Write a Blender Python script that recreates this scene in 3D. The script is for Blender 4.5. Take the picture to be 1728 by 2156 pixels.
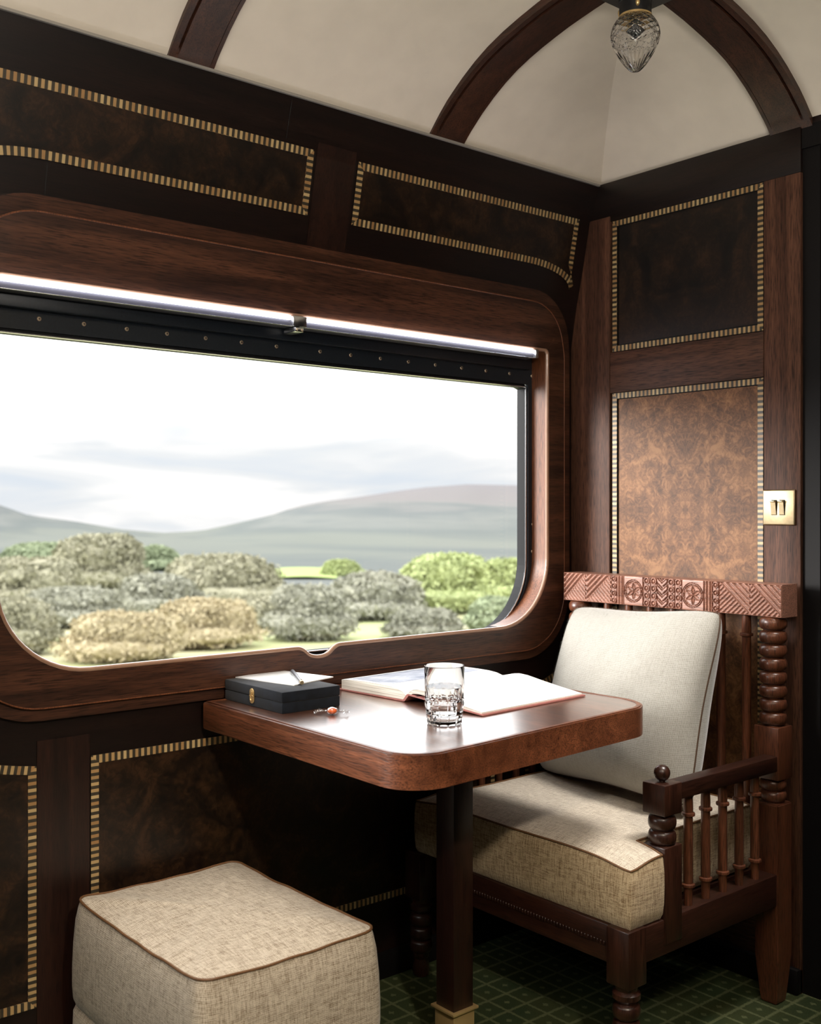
import bpy, bmesh, math, random
import numpy as np
from mathutils import Vector, Matrix, noise as mnoise

for o in list(bpy.data.objects):
    bpy.data.objects.remove(o)
SC = bpy.context.scene
COL = SC.collection
PI = math.pi
random.seed(7)

# ------------------------------------------------------------------ camera
CAM = Vector((-2.359, -2.074, 1.15))
YAW = math.radians(50.0)
VD = Vector((math.cos(YAW), math.sin(YAW), 0))
RD = Vector((math.sin(YAW), -math.cos(YAW), 0))
FPX = 2260.0
cd = bpy.data.cameras.new('camera')
cd.sensor_fit = 'HORIZONTAL'
cd.sensor_width = 36.0
cd.lens = FPX / 1728.0 * 36.0
cd.shift_y = -3.0 / 1728.0
cd.clip_start = 0.02
cd.clip_end = 6000
cd.dof.use_dof = True
cd.dof.focus_distance = 2.4
cd.dof.aperture_fstop = 5.6
cam = bpy.data.objects.new('camera', cd)
COL.objects.link(cam)
cam.location = CAM
cam.rotation_euler = (PI / 2, 0, YAW - PI / 2)
SC.camera = cam

# ------------------------------------------------------------------ exposure, sampling quality
SC.view_settings.view_transform = 'Standard'
SC.view_settings.look = 'None'
SC.view_settings.gamma = 1.0
SC.view_settings.exposure = 0.0
SC.view_settings.use_curve_mapping = False
cy = SC.cycles
cy.use_denoising = True
cy.max_bounces = 10
cy.diffuse_bounces = 5
cy.glossy_bounces = 4
cy.transmission_bounces = 10
cy.transparent_max_bounces = 10
cy.sample_clamp_indirect = 3.0
cy.blur_glossy = 0.5

# ------------------------------------------------------------------ sky
SKY = 1.3
world = bpy.data.worlds.new('overcast_sky')
SC.world = world
world.use_nodes = True
wn = world.node_tree
wn.nodes.clear()


def N(nt, typ, **kw):
    n = nt.nodes.new(typ)
    for k, v in kw.items():
        if k.startswith('i_'):
            key = k[2:]
            n.inputs[int(key) if key.isdigit() else key.replace('_', ' ')].default_value = v
        else:
            setattr(n, k, v)
    return n


def ramp(nt, stops, interp='LINEAR'):
    r = nt.nodes.new('ShaderNodeValToRGB')
    r.color_ramp.interpolation = interp
    els = r.color_ramp.elements
    while len(els) > 1:
        els.remove(els[-1])
    els[0].position = stops[0][0]
    els[0].color = (*stops[0][1], 1)
    for p, c in stops[1:]:
        e = els.new(p)
        e.color = (*c, 1)
    return r


def build_sky():
    nt = wn
    L = nt.links.new
    tc = N(nt, 'ShaderNodeTexCoord')
    mp = N(nt, 'ShaderNodeMapping')
    mp.inputs['Scale'].default_value = (5.0, 5.0, 30.0)
    mp.inputs['Location'].default_value = (3.1, 1.7, 0.35)
    L(tc.outputs['Generated'], mp.inputs['Vector'])
    n1 = N(nt, 'ShaderNodeTexNoise', i_Scale=1.0, i_Detail=4.0, i_Roughness=0.5, i_Distortion=0.4)
    L(mp.outputs['Vector'], n1.inputs['Vector'])
    cl = ramp(nt, [(0.30, (0.64, 0.69, 0.745)), (0.42, (0.73, 0.75, 0.765)), (0.56, (0.92, 0.905, 0.885))])
    L(n1.outputs['Fac'], cl.inputs['Fac'])
    sp = N(nt, 'ShaderNodeSeparateXYZ')
    L(tc.outputs['Generated'], sp.inputs['Vector'])
    el = ramp(nt, [(0.0, (0.92,) * 3), (0.06, (0.96,) * 3), (0.10, (1.2,) * 3), (0.15, (2.5,) * 3),
                   (0.20, (3.7,) * 3), (0.36, (4.2,) * 3), (0.6, (4.2,) * 3), (1.0, (3.0,) * 3)])
    L(sp.outputs['Z'], el.inputs['Fac'])
    mu = N(nt, 'ShaderNodeMix', data_type='RGBA', blend_type='MULTIPLY')
    mu.inputs[0].default_value = 1.0
    L(cl.outputs['Color'], mu.inputs[6])
    L(el.outputs['Color'], mu.inputs[7])
    bg = N(nt, 'ShaderNodeBackground', i_Strength=SKY)
    L(mu.outputs[2], bg.inputs['Color'])
    out = N(nt, 'ShaderNodeOutputWorld')
    L(bg.outputs['Background'], out.inputs['Surface'])


build_sky()


# ------------------------------------------------------------------ lights outside the frame, added fills among them
def area(name, loc, target, sx, sy, power, color=(1, 1, 1), portal=False):
    d = bpy.data.lights.new(name, 'AREA')
    d.shape = 'RECTANGLE'
    d.size = sx
    d.size_y = sy
    d.energy = power
    d.color = color
    if portal:
        d.cycles.is_portal = True
    o = bpy.data.objects.new(name, d)
    COL.objects.link(o)
    o.location = loc
    dirv = Vector(target) - Vector(loc)
    o.rotation_euler = dirv.to_track_quat('-Z', 'Y').to_euler()
    return o


# reading lamp on the opposite wall, near the photographer: throws the table's shadow onto the armchair
ld = bpy.data.lights.new('reading_lamp_light', 'SPOT')
ld.energy = 92.0
ld.color = (1.0, 0.88, 0.73)
ld.spot_size = ld.spot_blend = 0.9
ld.shadow_soft_size = 0.05
lo_ = bpy.data.objects.new('reading_lamp_light', ld)
COL.objects.link(lo_)
lo_.location = (-1.80, -2.18, 1.86)
lo_.rotation_euler = (Vector((-1.20, -0.30, 0.24)) - lo_.location).to_track_quat('-Z', 'Y').to_euler()
# added fill spot, brightening the armchair seat from overhead
sd2 = bpy.data.lights.new('seat_fill_spot', 'SPOT')
sd2.energy = 190.0
sd2.color = (1.0, 0.95, 0.89)
sd2.spot_size = math.radians(40)
sd2.spot_blend = 0.8
sd2.shadow_soft_size = 0.30
so2 = bpy.data.objects.new('seat_fill_spot', sd2)
COL.objects.link(so2)
so2.location = (-0.32, -1.12, 2.20)
so2.rotation_euler = (Vector((-0.44, -0.40, 0.45)) - so2.location).to_track_quat('-Z', 'Y').to_euler()
sd3 = sd2.copy()  # second added fill, brightening the stool top
sd3.name = 'stool_fill_spot'
sd3.energy = 75.0
sd3.spot_size = math.radians(34)
so3 = bpy.data.objects.new('stool_fill_spot', sd3)
COL.objects.link(so3)
so3.location = (-1.40, -0.52, 2.20)
so3.rotation_euler = (Vector((-1.36, -0.33, 0.40)) - so3.location).to_track_quat('-Z', 'Y').to_euler()
# unseen fill lights added to brighten the vault
area('vault_fill_opposite', (-2.15, -2.38, 1.66), (-1.85, -2.02, 2.9), 1.2, 0.4, 46.0, (1.0, 0.93, 0.84))
area('vault_fill_rear', (-3.4, -1.4, 1.5), (-3.1, -1.3, 2.9), 1.0, 1.0, 14.0, (1.0, 0.93, 0.84))
# sun low on the left, veiled by cloud
sd = bpy.data.lights.new('veiled_sun', 'SUN')
sd.energy = 6.0
sd.angle = math.radians(22)
sd.color = (1.0, 0.97, 0.93)
so_ = bpy.data.objects.new('veiled_sun', sd)
COL.objects.link(so_)
so_.location = (-20, 10, 6)
so_.rotation_euler = (-Vector((-0.84, 0.48, 0.20))).to_track_quat('-Z', 'Y').to_euler()
# daylight portals in the window openings
area('window_daylight_portal', (-0.895, 0.10, 1.20), (-0.895, -1.0, 1.20), 1.56, 0.80, 1.0, portal=True)
area('rear_window_daylight_portal', (-2.69, 0.10, 1.20), (-2.69, -1.0, 1.20), 1.56, 0.80, 1.0, portal=True)

# ------------------------------------------------------------------ materials
MATS = {}


def newmat(name):
    m = bpy.data.materials.new(name)
    m.use_nodes = True
    nt = m.node_tree
    nt.nodes.clear()
    out = N(nt, 'ShaderNodeOutputMaterial')
    bs = N(nt, 'ShaderNodeBsdfPrincipled')
    nt.links.new(bs.outputs['BSDF'], out.inputs['Surface'])
    MATS[name] = m
    return m, nt, bs


def plain(name, col, rough=0.5, metal=0.0, spec=0.5, coat=0.0, noise_amt=0.0, nscale=60.0):
    m, nt, bs = newmat(name)
    bs.inputs['Base Color'].default_value = (*col, 1)
    bs.inputs['Roughness'].default_value = rough
    bs.inputs['Metallic'].default_value = metal
    bs.inputs['Specular IOR Level'].default_value = spec
    bs.inputs['Coat Weight'].default_value = coat
    if noise_amt:
        tc = N(nt, 'ShaderNodeTexCoord')
        nz = N(nt, 'ShaderNodeTexNoise', i_Scale=nscale, i_Detail=4.0)
        nt.links.new(tc.outputs['Object'], nz.inputs['Vector'])
        r = ramp(nt, [(0.3, tuple(c * (1 - noise_amt) for c in col)), (0.7, tuple(min(1, c * (1 + noise_amt)) for c in col))])
        nt.links.new(nz.outputs['Fac'], r.inputs['Fac'])
        nt.links.new(r.outputs['Color'], bs.inputs['Base Color'])
    return m


def wood(name, dark, light, axis='x', rough=0.38, coat=0.0, spec=0.5, across=26.0, along=1.3, bump=0.15, seams=None, coat_rough=0.18, coat_ior=1.5):
    m, nt, bs = newmat(name)
    L = nt.links.new
    tc = N(nt, 'ShaderNodeTexCoord')
    i = 'xyz'.index(axis)

    def mapped(al, ac):
        mp = N(nt, 'ShaderNodeMapping')
        s = [ac, ac, ac]
        s[i] = al
        mp.inputs['Scale'].default_value = s
        L(tc.outputs['Object'], mp.inputs['Vector'])
        return mp
    a = mapped(along, across)
    n1 = N(nt, 'ShaderNodeTexNoise', i_Scale=1.0, i_Detail=5.0, i_Roughness=0.6, i_Distortion=0.9)
    L(a.outputs['Vector'], n1.inputs['Vector'])
    mid = tuple((p * .55 + q * .45) for p, q in zip(dark, light))
    r = ramp(nt, [(0.28, dark), (0.5, mid), (0.72, light)])
    L(n1.outputs['Fac'], r.inputs['Fac'])
    b = mapped(26.0, 430.0)
    n2 = N(nt, 'ShaderNodeTexNoise', i_Scale=1.0, i_Detail=2.0, i_Roughness=0.6)
    L(b.outputs['Vector'], n2.inputs['Vector'])
    r2 = ramp(nt, [(0.33, (0.35,) * 3), (0.48, (0.95,) * 3), (0.7, (1.30,) * 3)])
    L(n2.outputs['Fac'], r2.inputs['Fac'])
    mu = N(nt, 'ShaderNodeMix', data_type='RGBA', blend_type='MULTIPLY')
    mu.inputs[0].default_value = 1.0
    L(r.outputs['Color'], mu.inputs[6])
    L(r2.outputs['Color'], mu.inputs[7])
    colout = mu.outputs[2]
    if seams:
        sp = N(nt, 'ShaderNodeSeparateXYZ')
        L(tc.outputs['Object'], sp.inputs['Vector'])
        for ax, val in seams:
            cmpn = N(nt, 'ShaderNodeMath', operation='COMPARE')
            L(sp.outputs['XYZ'.index(ax)], cmpn.inputs[0])
            cmpn.inputs[1].default_value = val
            cmpn.inputs[2].default_value = 0.0007
            mx = N(nt, 'ShaderNodeMix', data_type='RGBA', blend_type='MIX')
            L(cmpn.outputs[0], mx.inputs[0])
            L(colout, mx.inputs[6])
            mx.inputs[7].default_value = (0.012, 0.006, 0.004, 1)
            colout = mx.outputs[2]
    L(colout, bs.inputs['Base Color'])
    bs.inputs['Roughness'].default_value = rough
    bs.inputs['Specular IOR Level'].default_value = spec
    bs.inputs['Coat Weight'].default_value = coat
    bs.inputs['Coat Roughness'].default_value = coat_rough
    bs.inputs['Coat IOR'].default_value = coat_ior
    if bump:
        bp = N(nt, 'ShaderNodeBump', i_Strength=bump, i_Distance=0.0006)
        L(n2.outputs['Fac'], bp.inputs['Height'])
        L(bp.outputs['Normal'], bs.inputs['Normal'])
    return m


def burr(name, mirror=None, bright=1.0, rough=0.36, spec=0.5):
    """burr walnut veneer; mirror = ((axis, centre), ...) book-matches it about these planes"""
    m, nt, bs = newmat(name)
    L = nt.links.new
    tc = N(nt, 'ShaderNodeTexCoord')
    vec = tc.outputs['Object']
    if mirror:
        sp = N(nt, 'ShaderNodeSeparateXYZ')
        L(vec, sp.inputs['Vector'])
        cb = N(nt, 'ShaderNodeCombineXYZ')
        md = dict(mirror)
        for k, ax in enumerate('XYZ'):
            if ax in md:
                s = N(nt, 'ShaderNodeMath', operation='SUBTRACT')
                L(sp.outputs[k], s.inputs[0])
                s.inputs[1].default_value = md[ax]
                ab = N(nt, 'ShaderNodeMath', operation='ABSOLUTE')
                L(s.outputs[0], ab.inputs[0])
                L(ab.outputs[0], cb.inputs[k])
            else:
                L(sp.outputs[k], cb.inputs[k])
        vec = cb.outputs['Vector']
    nbig = N(nt, 'ShaderNodeTexNoise', i_Scale=9.0, i_Detail=4.0, i_Roughness=0.6, i_Distortion=1.6)
    L(vec, nbig.inputs['Vector'])
    nsm = N(nt, 'ShaderNodeTexNoise', i_Scale=42.0, i_Detail=6.0, i_Roughness=0.72, i_Distortion=2.2)
    L(vec, nsm.inputs['Vector'])
    ad = N(nt, 'ShaderNodeMath', operation='ADD')
    L(nbig.outputs['Fac'], ad.inputs[0])
    L(nsm.outputs['Fac'], ad.inputs[1])
    hf = N(nt, 'ShaderNodeMath', operation='MULTIPLY')
    L(ad.outputs[0], hf.inputs[0])
    hf.inputs[1].default_value = 0.5
    b = bright
    if spec < 0.4:       # book-matched sheet with window light and glare painted in paler
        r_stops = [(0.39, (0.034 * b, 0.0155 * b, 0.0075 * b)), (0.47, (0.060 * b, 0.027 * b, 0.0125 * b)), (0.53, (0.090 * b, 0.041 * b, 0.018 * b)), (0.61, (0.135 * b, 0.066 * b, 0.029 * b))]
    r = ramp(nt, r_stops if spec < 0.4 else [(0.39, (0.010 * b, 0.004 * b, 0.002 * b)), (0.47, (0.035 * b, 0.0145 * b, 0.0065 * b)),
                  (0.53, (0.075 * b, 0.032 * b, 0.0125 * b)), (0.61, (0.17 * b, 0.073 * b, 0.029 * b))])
    L(hf.outputs[0], r.inputs['Fac'])
    L(r.outputs['Color'], bs.inputs['Base Color'])
    bs.inputs['Roughness'].default_value = rough
    bs.inputs['Specular IOR Level'].default_value = spec
    return m


def inlay(name, warm=1.0):
    """pale and dark blocks of stringing; the blocks run along the strip's u coordinate (metres)"""
    m, nt, bs = newmat(name)
    L = nt.links.new
    uv = N(nt, 'ShaderNodeUVMap')
    sp = N(nt, 'ShaderNodeSeparateXYZ')
    L(uv.outputs['UV'], sp.inputs['Vector'])
    mu = N(nt, 'ShaderNodeMath', operation='MULTIPLY')
    L(sp.outputs[0], mu.inputs[0])
    mu.inputs[1].default_value = 1.0 / 0.0131
    fr = N(nt, 'ShaderNodeMath', operation='FRACT')
    L(mu.outputs[0], fr.inputs[0])
    gt = N(nt, 'ShaderNodeMath', operation='GREATER_THAN')
    L(fr.outputs[0], gt.inputs[0])
    gt.inputs[1].default_value = 0.5
    fl = N(nt, 'ShaderNodeMath', operation='FLOOR')
    L(mu.outputs[0], fl.inputs[0])
    wnz = N(nt, 'ShaderNodeTexWhiteNoise', noise_dimensions='1D')
    L(fl.outputs[0], wnz.inputs['W'])
    r = ramp(nt, [(0.0, (0.34, 0.185, 0.070)), (0.5, (0.46, 0.30, 0.13)), (1.0, (0.56, 0.41, 0.20))])
    L(wnz.outputs['Value'], r.inputs['Fac'])
    mx = N(nt, 'ShaderNodeMix', data_type='RGBA')
    L(gt.outputs[0], mx.inputs[0])
    mx.inputs[6].default_value = (0.042, 0.034, 0.022, 1)
    L(r.outputs['Color'], mx.inputs[7])
    L(mx.outputs[2], bs.inputs['Base Color'])
    bs.inputs['Roughness'].default_value = 0.42
    return m


def fabric(name, base, dark, pitch=0.0031, weave=0.85, slub=1.0, across=340.0, long_=38.0, bump=0.5, sheen=0.2):
    """woven cloth: two in-plane sets of threads (a basket of light and dark picks) with uneven slubs along them"""
    m, nt, bs = newmat(name)
    L = nt.links.new
    tc = N(nt, 'ShaderNodeTexCoord')
    sn = N(nt, 'ShaderNodeSeparateXYZ')
    ab = N(nt, 'ShaderNodeVectorMath', operation='ABSOLUTE')
    L(tc.outputs['Normal'], ab.inputs[0])
    L(ab.outputs[0], sn.inputs[0])
    wob = N(nt, 'ShaderNodeTexNoise', i_Scale=70.0, i_Detail=2.0)
    L(tc.outputs['Object'], wob.inputs['Vector'])
    wo = N(nt, 'ShaderNodeVectorMath', operation='SCALE')
    wo.inputs['Scale'].default_value = 0.0035
    L(wob.outputs['Color'], wo.inputs[0])
    pos = N(nt, 'ShaderNodeVectorMath', operation='ADD')
    L(tc.outputs['Object'], pos.inputs[0])
    L(wo.outputs[0], pos.inputs[1])
    sp = N(nt, 'ShaderNodeSeparateXYZ')
    L(pos.outputs[0], sp.inputs[0])

    def math2(op, a, b):
        n = N(nt, 'ShaderNodeMath', operation=op)
        for k, q in enumerate((a, b)):
            if isinstance(q, (int, float)):
                n.inputs[k].default_value = q
            else:
                L(q, n.inputs[k])
        return n.outputs[0]
    acc = None
    for k in range(3):
        wgt = math2('SUBTRACT', 1.0, sn.outputs[k])
        ph = math2('MULTIPLY', sp.outputs[k], 2 * PI / pitch)
        si = N(nt, 'ShaderNodeMath', operation='SINE')
        L(ph, si.inputs[0])
        wv = math2('MULTIPLY', si.outputs[0], 0.16 * weave)
        mp = N(nt, 'ShaderNodeMapping')
        sc_ = [long_] * 3
        sc_[k] = across
        mp.inputs['Scale'].default_value = sc_
        mp.inputs['Location'].default_value = (k * 3.1, k * 1.7, k * 5.3)
        L(tc.outputs['Object'], mp.inputs['Vector'])
        n = N(nt, 'ShaderNodeTexNoise', i_Scale=1.0, i_Detail=2.0, i_Roughness=0.6)
        L(mp.outputs['Vector'], n.inputs['Vector'])
        st = math2('MULTIPLY', math2('SUBTRACT', n.outputs['Fac'], 0.5), 0.75 * slub)
        t = math2('MULTIPLY', math2('ADD', wv, st), wgt)
        acc = t if acc is None else math2('ADD', acc, t)
    fine = N(nt, 'ShaderNodeTexNoise', i_Scale=620.0, i_Detail=2.0)
    L(tc.outputs['Object'], fine.inputs['Vector'])
    acc = math2('ADD', acc, math2('MULTIPLY', math2('SUBTRACT', fine.outputs['Fac'], 0.5), 0.7))
    acc = math2('ADD', acc, 0.5)
    mid = tuple((p * .45 + q * .55) for p, q in zip(dark, base))
    r = ramp(nt, [(0.22, dark), (0.45, mid), (0.66, base)])
    L(acc, r.inputs['Fac'])
    L(r.outputs['Color'], bs.inputs['Base Color'])
    bs.inputs['Roughness'].default_value = 0.9
    bs.inputs['Specular IOR Level'].default_value = 0.15
    bs.inputs['Sheen Weight'].default_value = sheen
    bp = N(nt, 'ShaderNodeBump', i_Strength=bump, i_Distance=0.0010)
    L(acc, bp.inputs['Height'])
    L(bp.outputs['Normal'], bs.inputs['Normal'])
    return m


def glass(name, tint=(1, 1, 1), ior=1.5, rough=0.0):
    m, nt, bs = newmat(name)
    bs.inputs['Base Color'].default_value = (*tint, 1)
    bs.inputs['Transmission Weight'].default_value = 1.0
    bs.inputs['IOR'].default_value = ior
    bs.inputs['Roughness'].default_value = rough
    return m


def pane_glass(name, refl=0.5):
    """thin sheet: clear with a weak Fresnel reflection"""
    m = bpy.data.materials.new(name)
    m.use_nodes = True
    nt = m.node_tree
    nt.nodes.clear()
    L = nt.links.new
    out = N(nt, 'ShaderNodeOutputMaterial')
    tr = N(nt, 'ShaderNodeBsdfTransparent')
    gl = N(nt, 'ShaderNodeBsdfGlossy', i_Roughness=0.02)
    fr = N(nt, 'ShaderNodeFresnel', i_IOR=1.3)
    mx = N(nt, 'ShaderNodeMixShader')
    ge = N(nt, 'ShaderNodeNewGeometry')
    iv = N(nt, 'ShaderNodeMath', operation='SUBTRACT')
    iv.inputs[0].default_value = 1.0
    L(ge.outputs['Backfacing'], iv.inputs[1])
    ff = N(nt, 'ShaderNodeMath', operation='MULTIPLY')
    L(fr.outputs[0], ff.inputs[0])
    L(iv.outputs[0], ff.inputs[1])
    L(ff.outputs[0], mx.inputs[0])
    L(tr.outputs[0], mx.inputs[1])
    L(gl.outputs[0], mx.inputs[2])
    L(mx.outputs[0], out.inputs['Surface'])
    MATS[name] = m
    return m


def emit(name, col, strength):
    m = bpy.data.materials.new(name)
    m.use_nodes = True
    nt = m.node_tree
    nt.nodes.clear()
    out = N(nt, 'ShaderNodeOutputMaterial')
    e = N(nt, 'ShaderNodeEmission', i_Strength=strength)
    e.inputs['Color'].default_value = (*col, 1)
    nt.links.new(e.outputs[0], out.inputs['Surface'])
    MATS[name] = m
    return m


def carpet_mat():
    m, nt, bs = newmat('green_carpet')
    L = nt.links.new
    tc = N(nt, 'ShaderNodeTexCoord')
    mp = N(nt, 'ShaderNodeMapping')
    mp.inputs['Scale'].default_value = (1 / 0.060, 1 / 0.0665, 1.0)
    mp.inputs['Location'].default_value = (0.482 / 0.060 + 0.0, 0.262 / 0.0665, 0)
    L(tc.outputs['Object'], mp.inputs['Vector'])
    wob = N(nt, 'ShaderNodeTexNoise', i_Scale=160.0, i_Detail=2.0)
    L(tc.outputs['Object'], wob.inputs['Vector'])
    sp = N(nt, 'ShaderNodeSeparateXYZ')
    L(mp.outputs['Vector'], sp.inputs['Vector'])

    def tri(sock):           # distance to the nearest integer, 0 on a line, .5 in mid cell
        a = N(nt, 'ShaderNodeMath', operation='ADD')
        L(sock, a.inputs[0])
        w = N(nt, 'ShaderNodeMath', operation='MULTIPLY_ADD')
        L(wob.outputs['Fac'], w.inputs[0])
        w.inputs[1].default_value = 0.14
        w.inputs[2].default_value = -0.07
        L(w.outputs[0], a.inputs[1])
        p = N(nt, 'ShaderNodeMath', operation='PINGPONG')
        L(a.outputs[0], p.inputs[0])
        p.inputs[1].default_value = 0.5
        return p.outputs[0]
    tx, ty = tri(sp.outputs[0]), tri(sp.outputs[1])
    mn = N(nt, 'ShaderNodeMath', operation='MINIMUM')
    L(tx, mn.inputs[0])
    L(ty, mn.inputs[1])
    line = ramp(nt, [(0.035, (1,) * 3), (0.085, (0,) * 3)])
    L(mn.outputs[0], line.inputs['Fac'])
    # little flower in each cell
    ax = N(nt, 'ShaderNodeMath', operation='SUBTRACT')
    ax.inputs[0].default_value = 0.5
    L(tx, ax.inputs[1])
    ay = N(nt, 'ShaderNodeMath', operation='SUBTRACT')
    ay.inputs[0].default_value = 0.5
    L(ty, ay.inputs[1])
    sm = N(nt, 'ShaderNodeMath', operation='ADD')
    L(ax.outputs[0], sm.inputs[0])
    L(ay.outputs[0], sm.inputs[1])
    dot = ramp(nt, [(0.10, (0.9,) * 3), (0.16, (0,) * 3)])
    L(sm.outputs[0], dot.inputs['Fac'])
    mxm = N(nt, 'ShaderNodeMix', data_type='RGBA', blend_type='LIGHTEN')
    mxm.inputs[0].default_value = 1.0
    L(line.outputs['Color'], mxm.inputs[6])
    L(dot.outputs['Color'], mxm.inputs[7])
    pat = N(nt, 'ShaderNodeTexNoise', i_Scale=5.0, i_Detail=3.0)
    L(tc.outputs['Object'], pat.inputs['Vector'])
    base = ramp(nt, [(0.35, (0.036, 0.056, 0.025)), (0.65, (0.055, 0.064, 0.024))])
    L(pat.outputs['Fac'], base.inputs['Fac'])
    mx = N(nt, 'ShaderNodeMix', data_type='RGBA')
    L(mxm.outputs[2], mx.inputs[0])
    L(base.outputs['Color'], mx.inputs[6])
    mx.inputs[7].default_value = (0.125, 0.140, 0.068, 1)
    fz = N(nt, 'ShaderNodeTexNoise', i_Scale=700.0, i_Detail=2.0)
    L(tc.outputs['Object'], fz.inputs['Vector'])
    fr = ramp(nt, [(0.3, (0.55,) * 3), (0.7, (1.25,) * 3)])
    L(fz.outputs['Fac'], fr.inputs['Fac'])
    mm = N(nt, 'ShaderNodeMix', data_type='RGBA', blend_type='MULTIPLY')
    mm.inputs[0].default_value = 1.0
    L(mx.outputs[2], mm.inputs[6])
    L(fr.outputs['Color'], mm.inputs[7])
    L(mm.outputs[2], bs.inputs['Base Color'])
    bs.inputs['Roughness'].default_value = 0.95
    bs.inputs['Specular IOR Level'].default_value = 0.1
    bp = N(nt, 'ShaderNodeBump', i_Strength=0.6, i_Distance=0.002)
    L(fz.outputs['Fac'], bp.inputs['Height'])
    L(bp.outputs['Normal'], bs.inputs['Normal'])
    return m


def noise_mat(name, stops, scale=(1, 1, 1), detail=5.0, rough=0.9, nscale=1.0, spec=0.2):
    m, nt, bs = newmat(name)
    L = nt.links.new
    tc = N(nt, 'ShaderNodeTexCoord')
    mp = N(nt, 'ShaderNodeMapping')
    mp.inputs['Scale'].default_value = scale
    L(tc.outputs['Object'], mp.inputs['Vector'])
    n = N(nt, 'ShaderNodeTexNoise', i_Scale=nscale, i_Detail=detail, i_Roughness=0.6)
    L(mp.outputs['Vector'], n.inputs['Vector'])
    r = ramp(nt, stops)
    L(n.outputs['Fac'], r.inputs['Fac'])
    L(r.outputs['Color'], bs.inputs['Base Color'])
    bs.inputs['Roughness'].default_value = rough
    bs.inputs['Specular IOR Level'].default_value = spec
    return m


DK, LT = (0.0036, 0.0016, 0.0013), (0.0135, 0.0052, 0.0034)
W_X = wood('dark_mahogany_along', DK, LT, 'x', rough=0.36)
W_Y = wood('dark_mahogany_across', DK, LT, 'y', rough=0.36)
W_Z = wood('dark_mahogany_upright', (0.009, 0.0030, 0.0019), (0.032, 0.0105, 0.0058), 'z', rough=0.38)
W_CAS = wood('mahogany_casing', (0.018, 0.0066, 0.0040), (0.108, 0.042, 0.0215), 'x', rough=0.38, bump=0.25)
W_CASZ = wood('mahogany_casing_upright', (0.009, 0.0036, 0.0023), (0.060, 0.0235, 0.0120), 'z', rough=0.38, bump=0.25)
W_ENDZ = wood('mahogany_end_wall_upright', (0.042, 0.0172, 0.0105), (0.155, 0.068, 0.040), 'z', rough=0.55, spec=0.25, bump=0.3)
W_ENDY = wood('mahogany_end_wall_rail', (0.030, 0.0125, 0.008), (0.120, 0.052, 0.031), 'y', rough=0.50, spec=0.35, bump=0.3)
W_REV = wood('mahogany_reveal', (0.125, 0.042, 0.017), (0.225, 0.082, 0.036), 'z', rough=0.35)
W_NOSE_SHEEN = plain('nosing_painted_sheen', (0.40, 0.235, 0.16), 0.24, coat=1.0, noise_amt=0.08, nscale=12)  # pale colour paints in the sky's sheen on the edge
W_TOP = wood('mahogany_tabletop', (0.055, 0.021, 0.011), (0.16, 0.065, 0.034), 'y', rough=0.30, coat=1.0, coat_rough=0.23, coat_ior=1.9, across=18, bump=0.05,
             seams=[('X', -0.155), ('X', 0.165)])
W_EDGE = wood('mahogany_table_edge', (0.070, 0.0215, 0.0095), (0.22, 0.074, 0.032), 'y', rough=0.36, bump=0.6)
W_CH = wood('mahogany_chair_shaded', (0.015, 0.0049, 0.0030), (0.047, 0.0155, 0.0082), 'z', rough=0.33, coat=0.15, bump=0.12)  # chair wood darkened, shade painted in, as in its rail copies
W_TURN_LIT = wood('mahogany_turned_lit', (0.064, 0.0208, 0.0106), (0.185, 0.062, 0.029), 'z', rough=0.33, coat=0.15, bump=0.12)  # same wood lightened: daylight on posts and spindles painted in
W_CHX = wood('mahogany_chair_rail_shaded', (0.015, 0.0049, 0.0030), (0.047, 0.0155, 0.0082), 'x', rough=0.36, bump=0.3)
W_CHY_LIT = wood('mahogany_carved_lit', (0.24, 0.110, 0.074), (0.37, 0.175, 0.122), 'y', rough=0.42, bump=0.08)  # same wood, much paler: sunlight on the rail's face painted in
W_CHD = wood('mahogany_chair_front_shaded', (0.015, 0.0049, 0.0030), (0.047, 0.0155, 0.0082), 'y', rough=0.36, bump=0.1)
W_RIB = wood('mahogany_rib', (0.020, 0.0072, 0.0044), (0.072, 0.026, 0.0135), 'y', rough=0.36)
W_RIBX = wood('mahogany_rib_along', (0.020, 0.0072, 0.0044), (0.072, 0.026, 0.0135), 'x', rough=0.36)
B_PLAIN = burr('burr_walnut_shaded', None, 0.22)  # burr darkened: shade on the window wall painted in
B_END = burr('burr_walnut_bookmatched_lit', (('Y', -0.3855), ('Z', 1.152)), 2.1, 0.52, 0.30)  # burr lightened: milky window glare painted in
B_ENDT_SHADED = burr('burr_walnut_bookmatched_shaded', (('Y', -0.3855),), 0.18)  # burr darkened: shade on the upper panel painted in
M_INLAY = inlay('stringing_inlay')
M_CEIL = plain('cream_plaster', (0.86, 0.775, 0.655), 0.85, spec=0.2, noise_amt=0.035, nscale=14.0)
M_TRIM = plain('grey_trim', (0.30, 0.28, 0.25), 0.5)
M_BLACK = plain('black_metal', (0.011, 0.0155, 0.022), 0.34, spec=0.5, noise_amt=0.25, nscale=200)
M_RUB = plain('black_rubber_seal', (0.004, 0.0045, 0.006), 0.6, spec=0.25)
M_SIL = plain('brushed_aluminium', (0.72, 0.73, 0.75), 0.25, 1.0)
M_CHAN = plain('lilac_grey_channel', (0.035, 0.034, 0.045), 0.5)
M_PEN = plain('satin_steel', (0.30, 0.31, 0.34), 0.3, 0.8)
M_BRASS = plain('antique_brass', (0.45, 0.35, 0.21), 0.40, 1.0, noise_amt=0.12, nscale=90)
M_BRASS2 = plain('polished_brass', (0.72, 0.50, 0.22), 0.30, 0.65)
M_BRONZE = plain('dark_bronze', (0.010, 0.0095, 0.0105), 0.45, 0.3)
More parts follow.
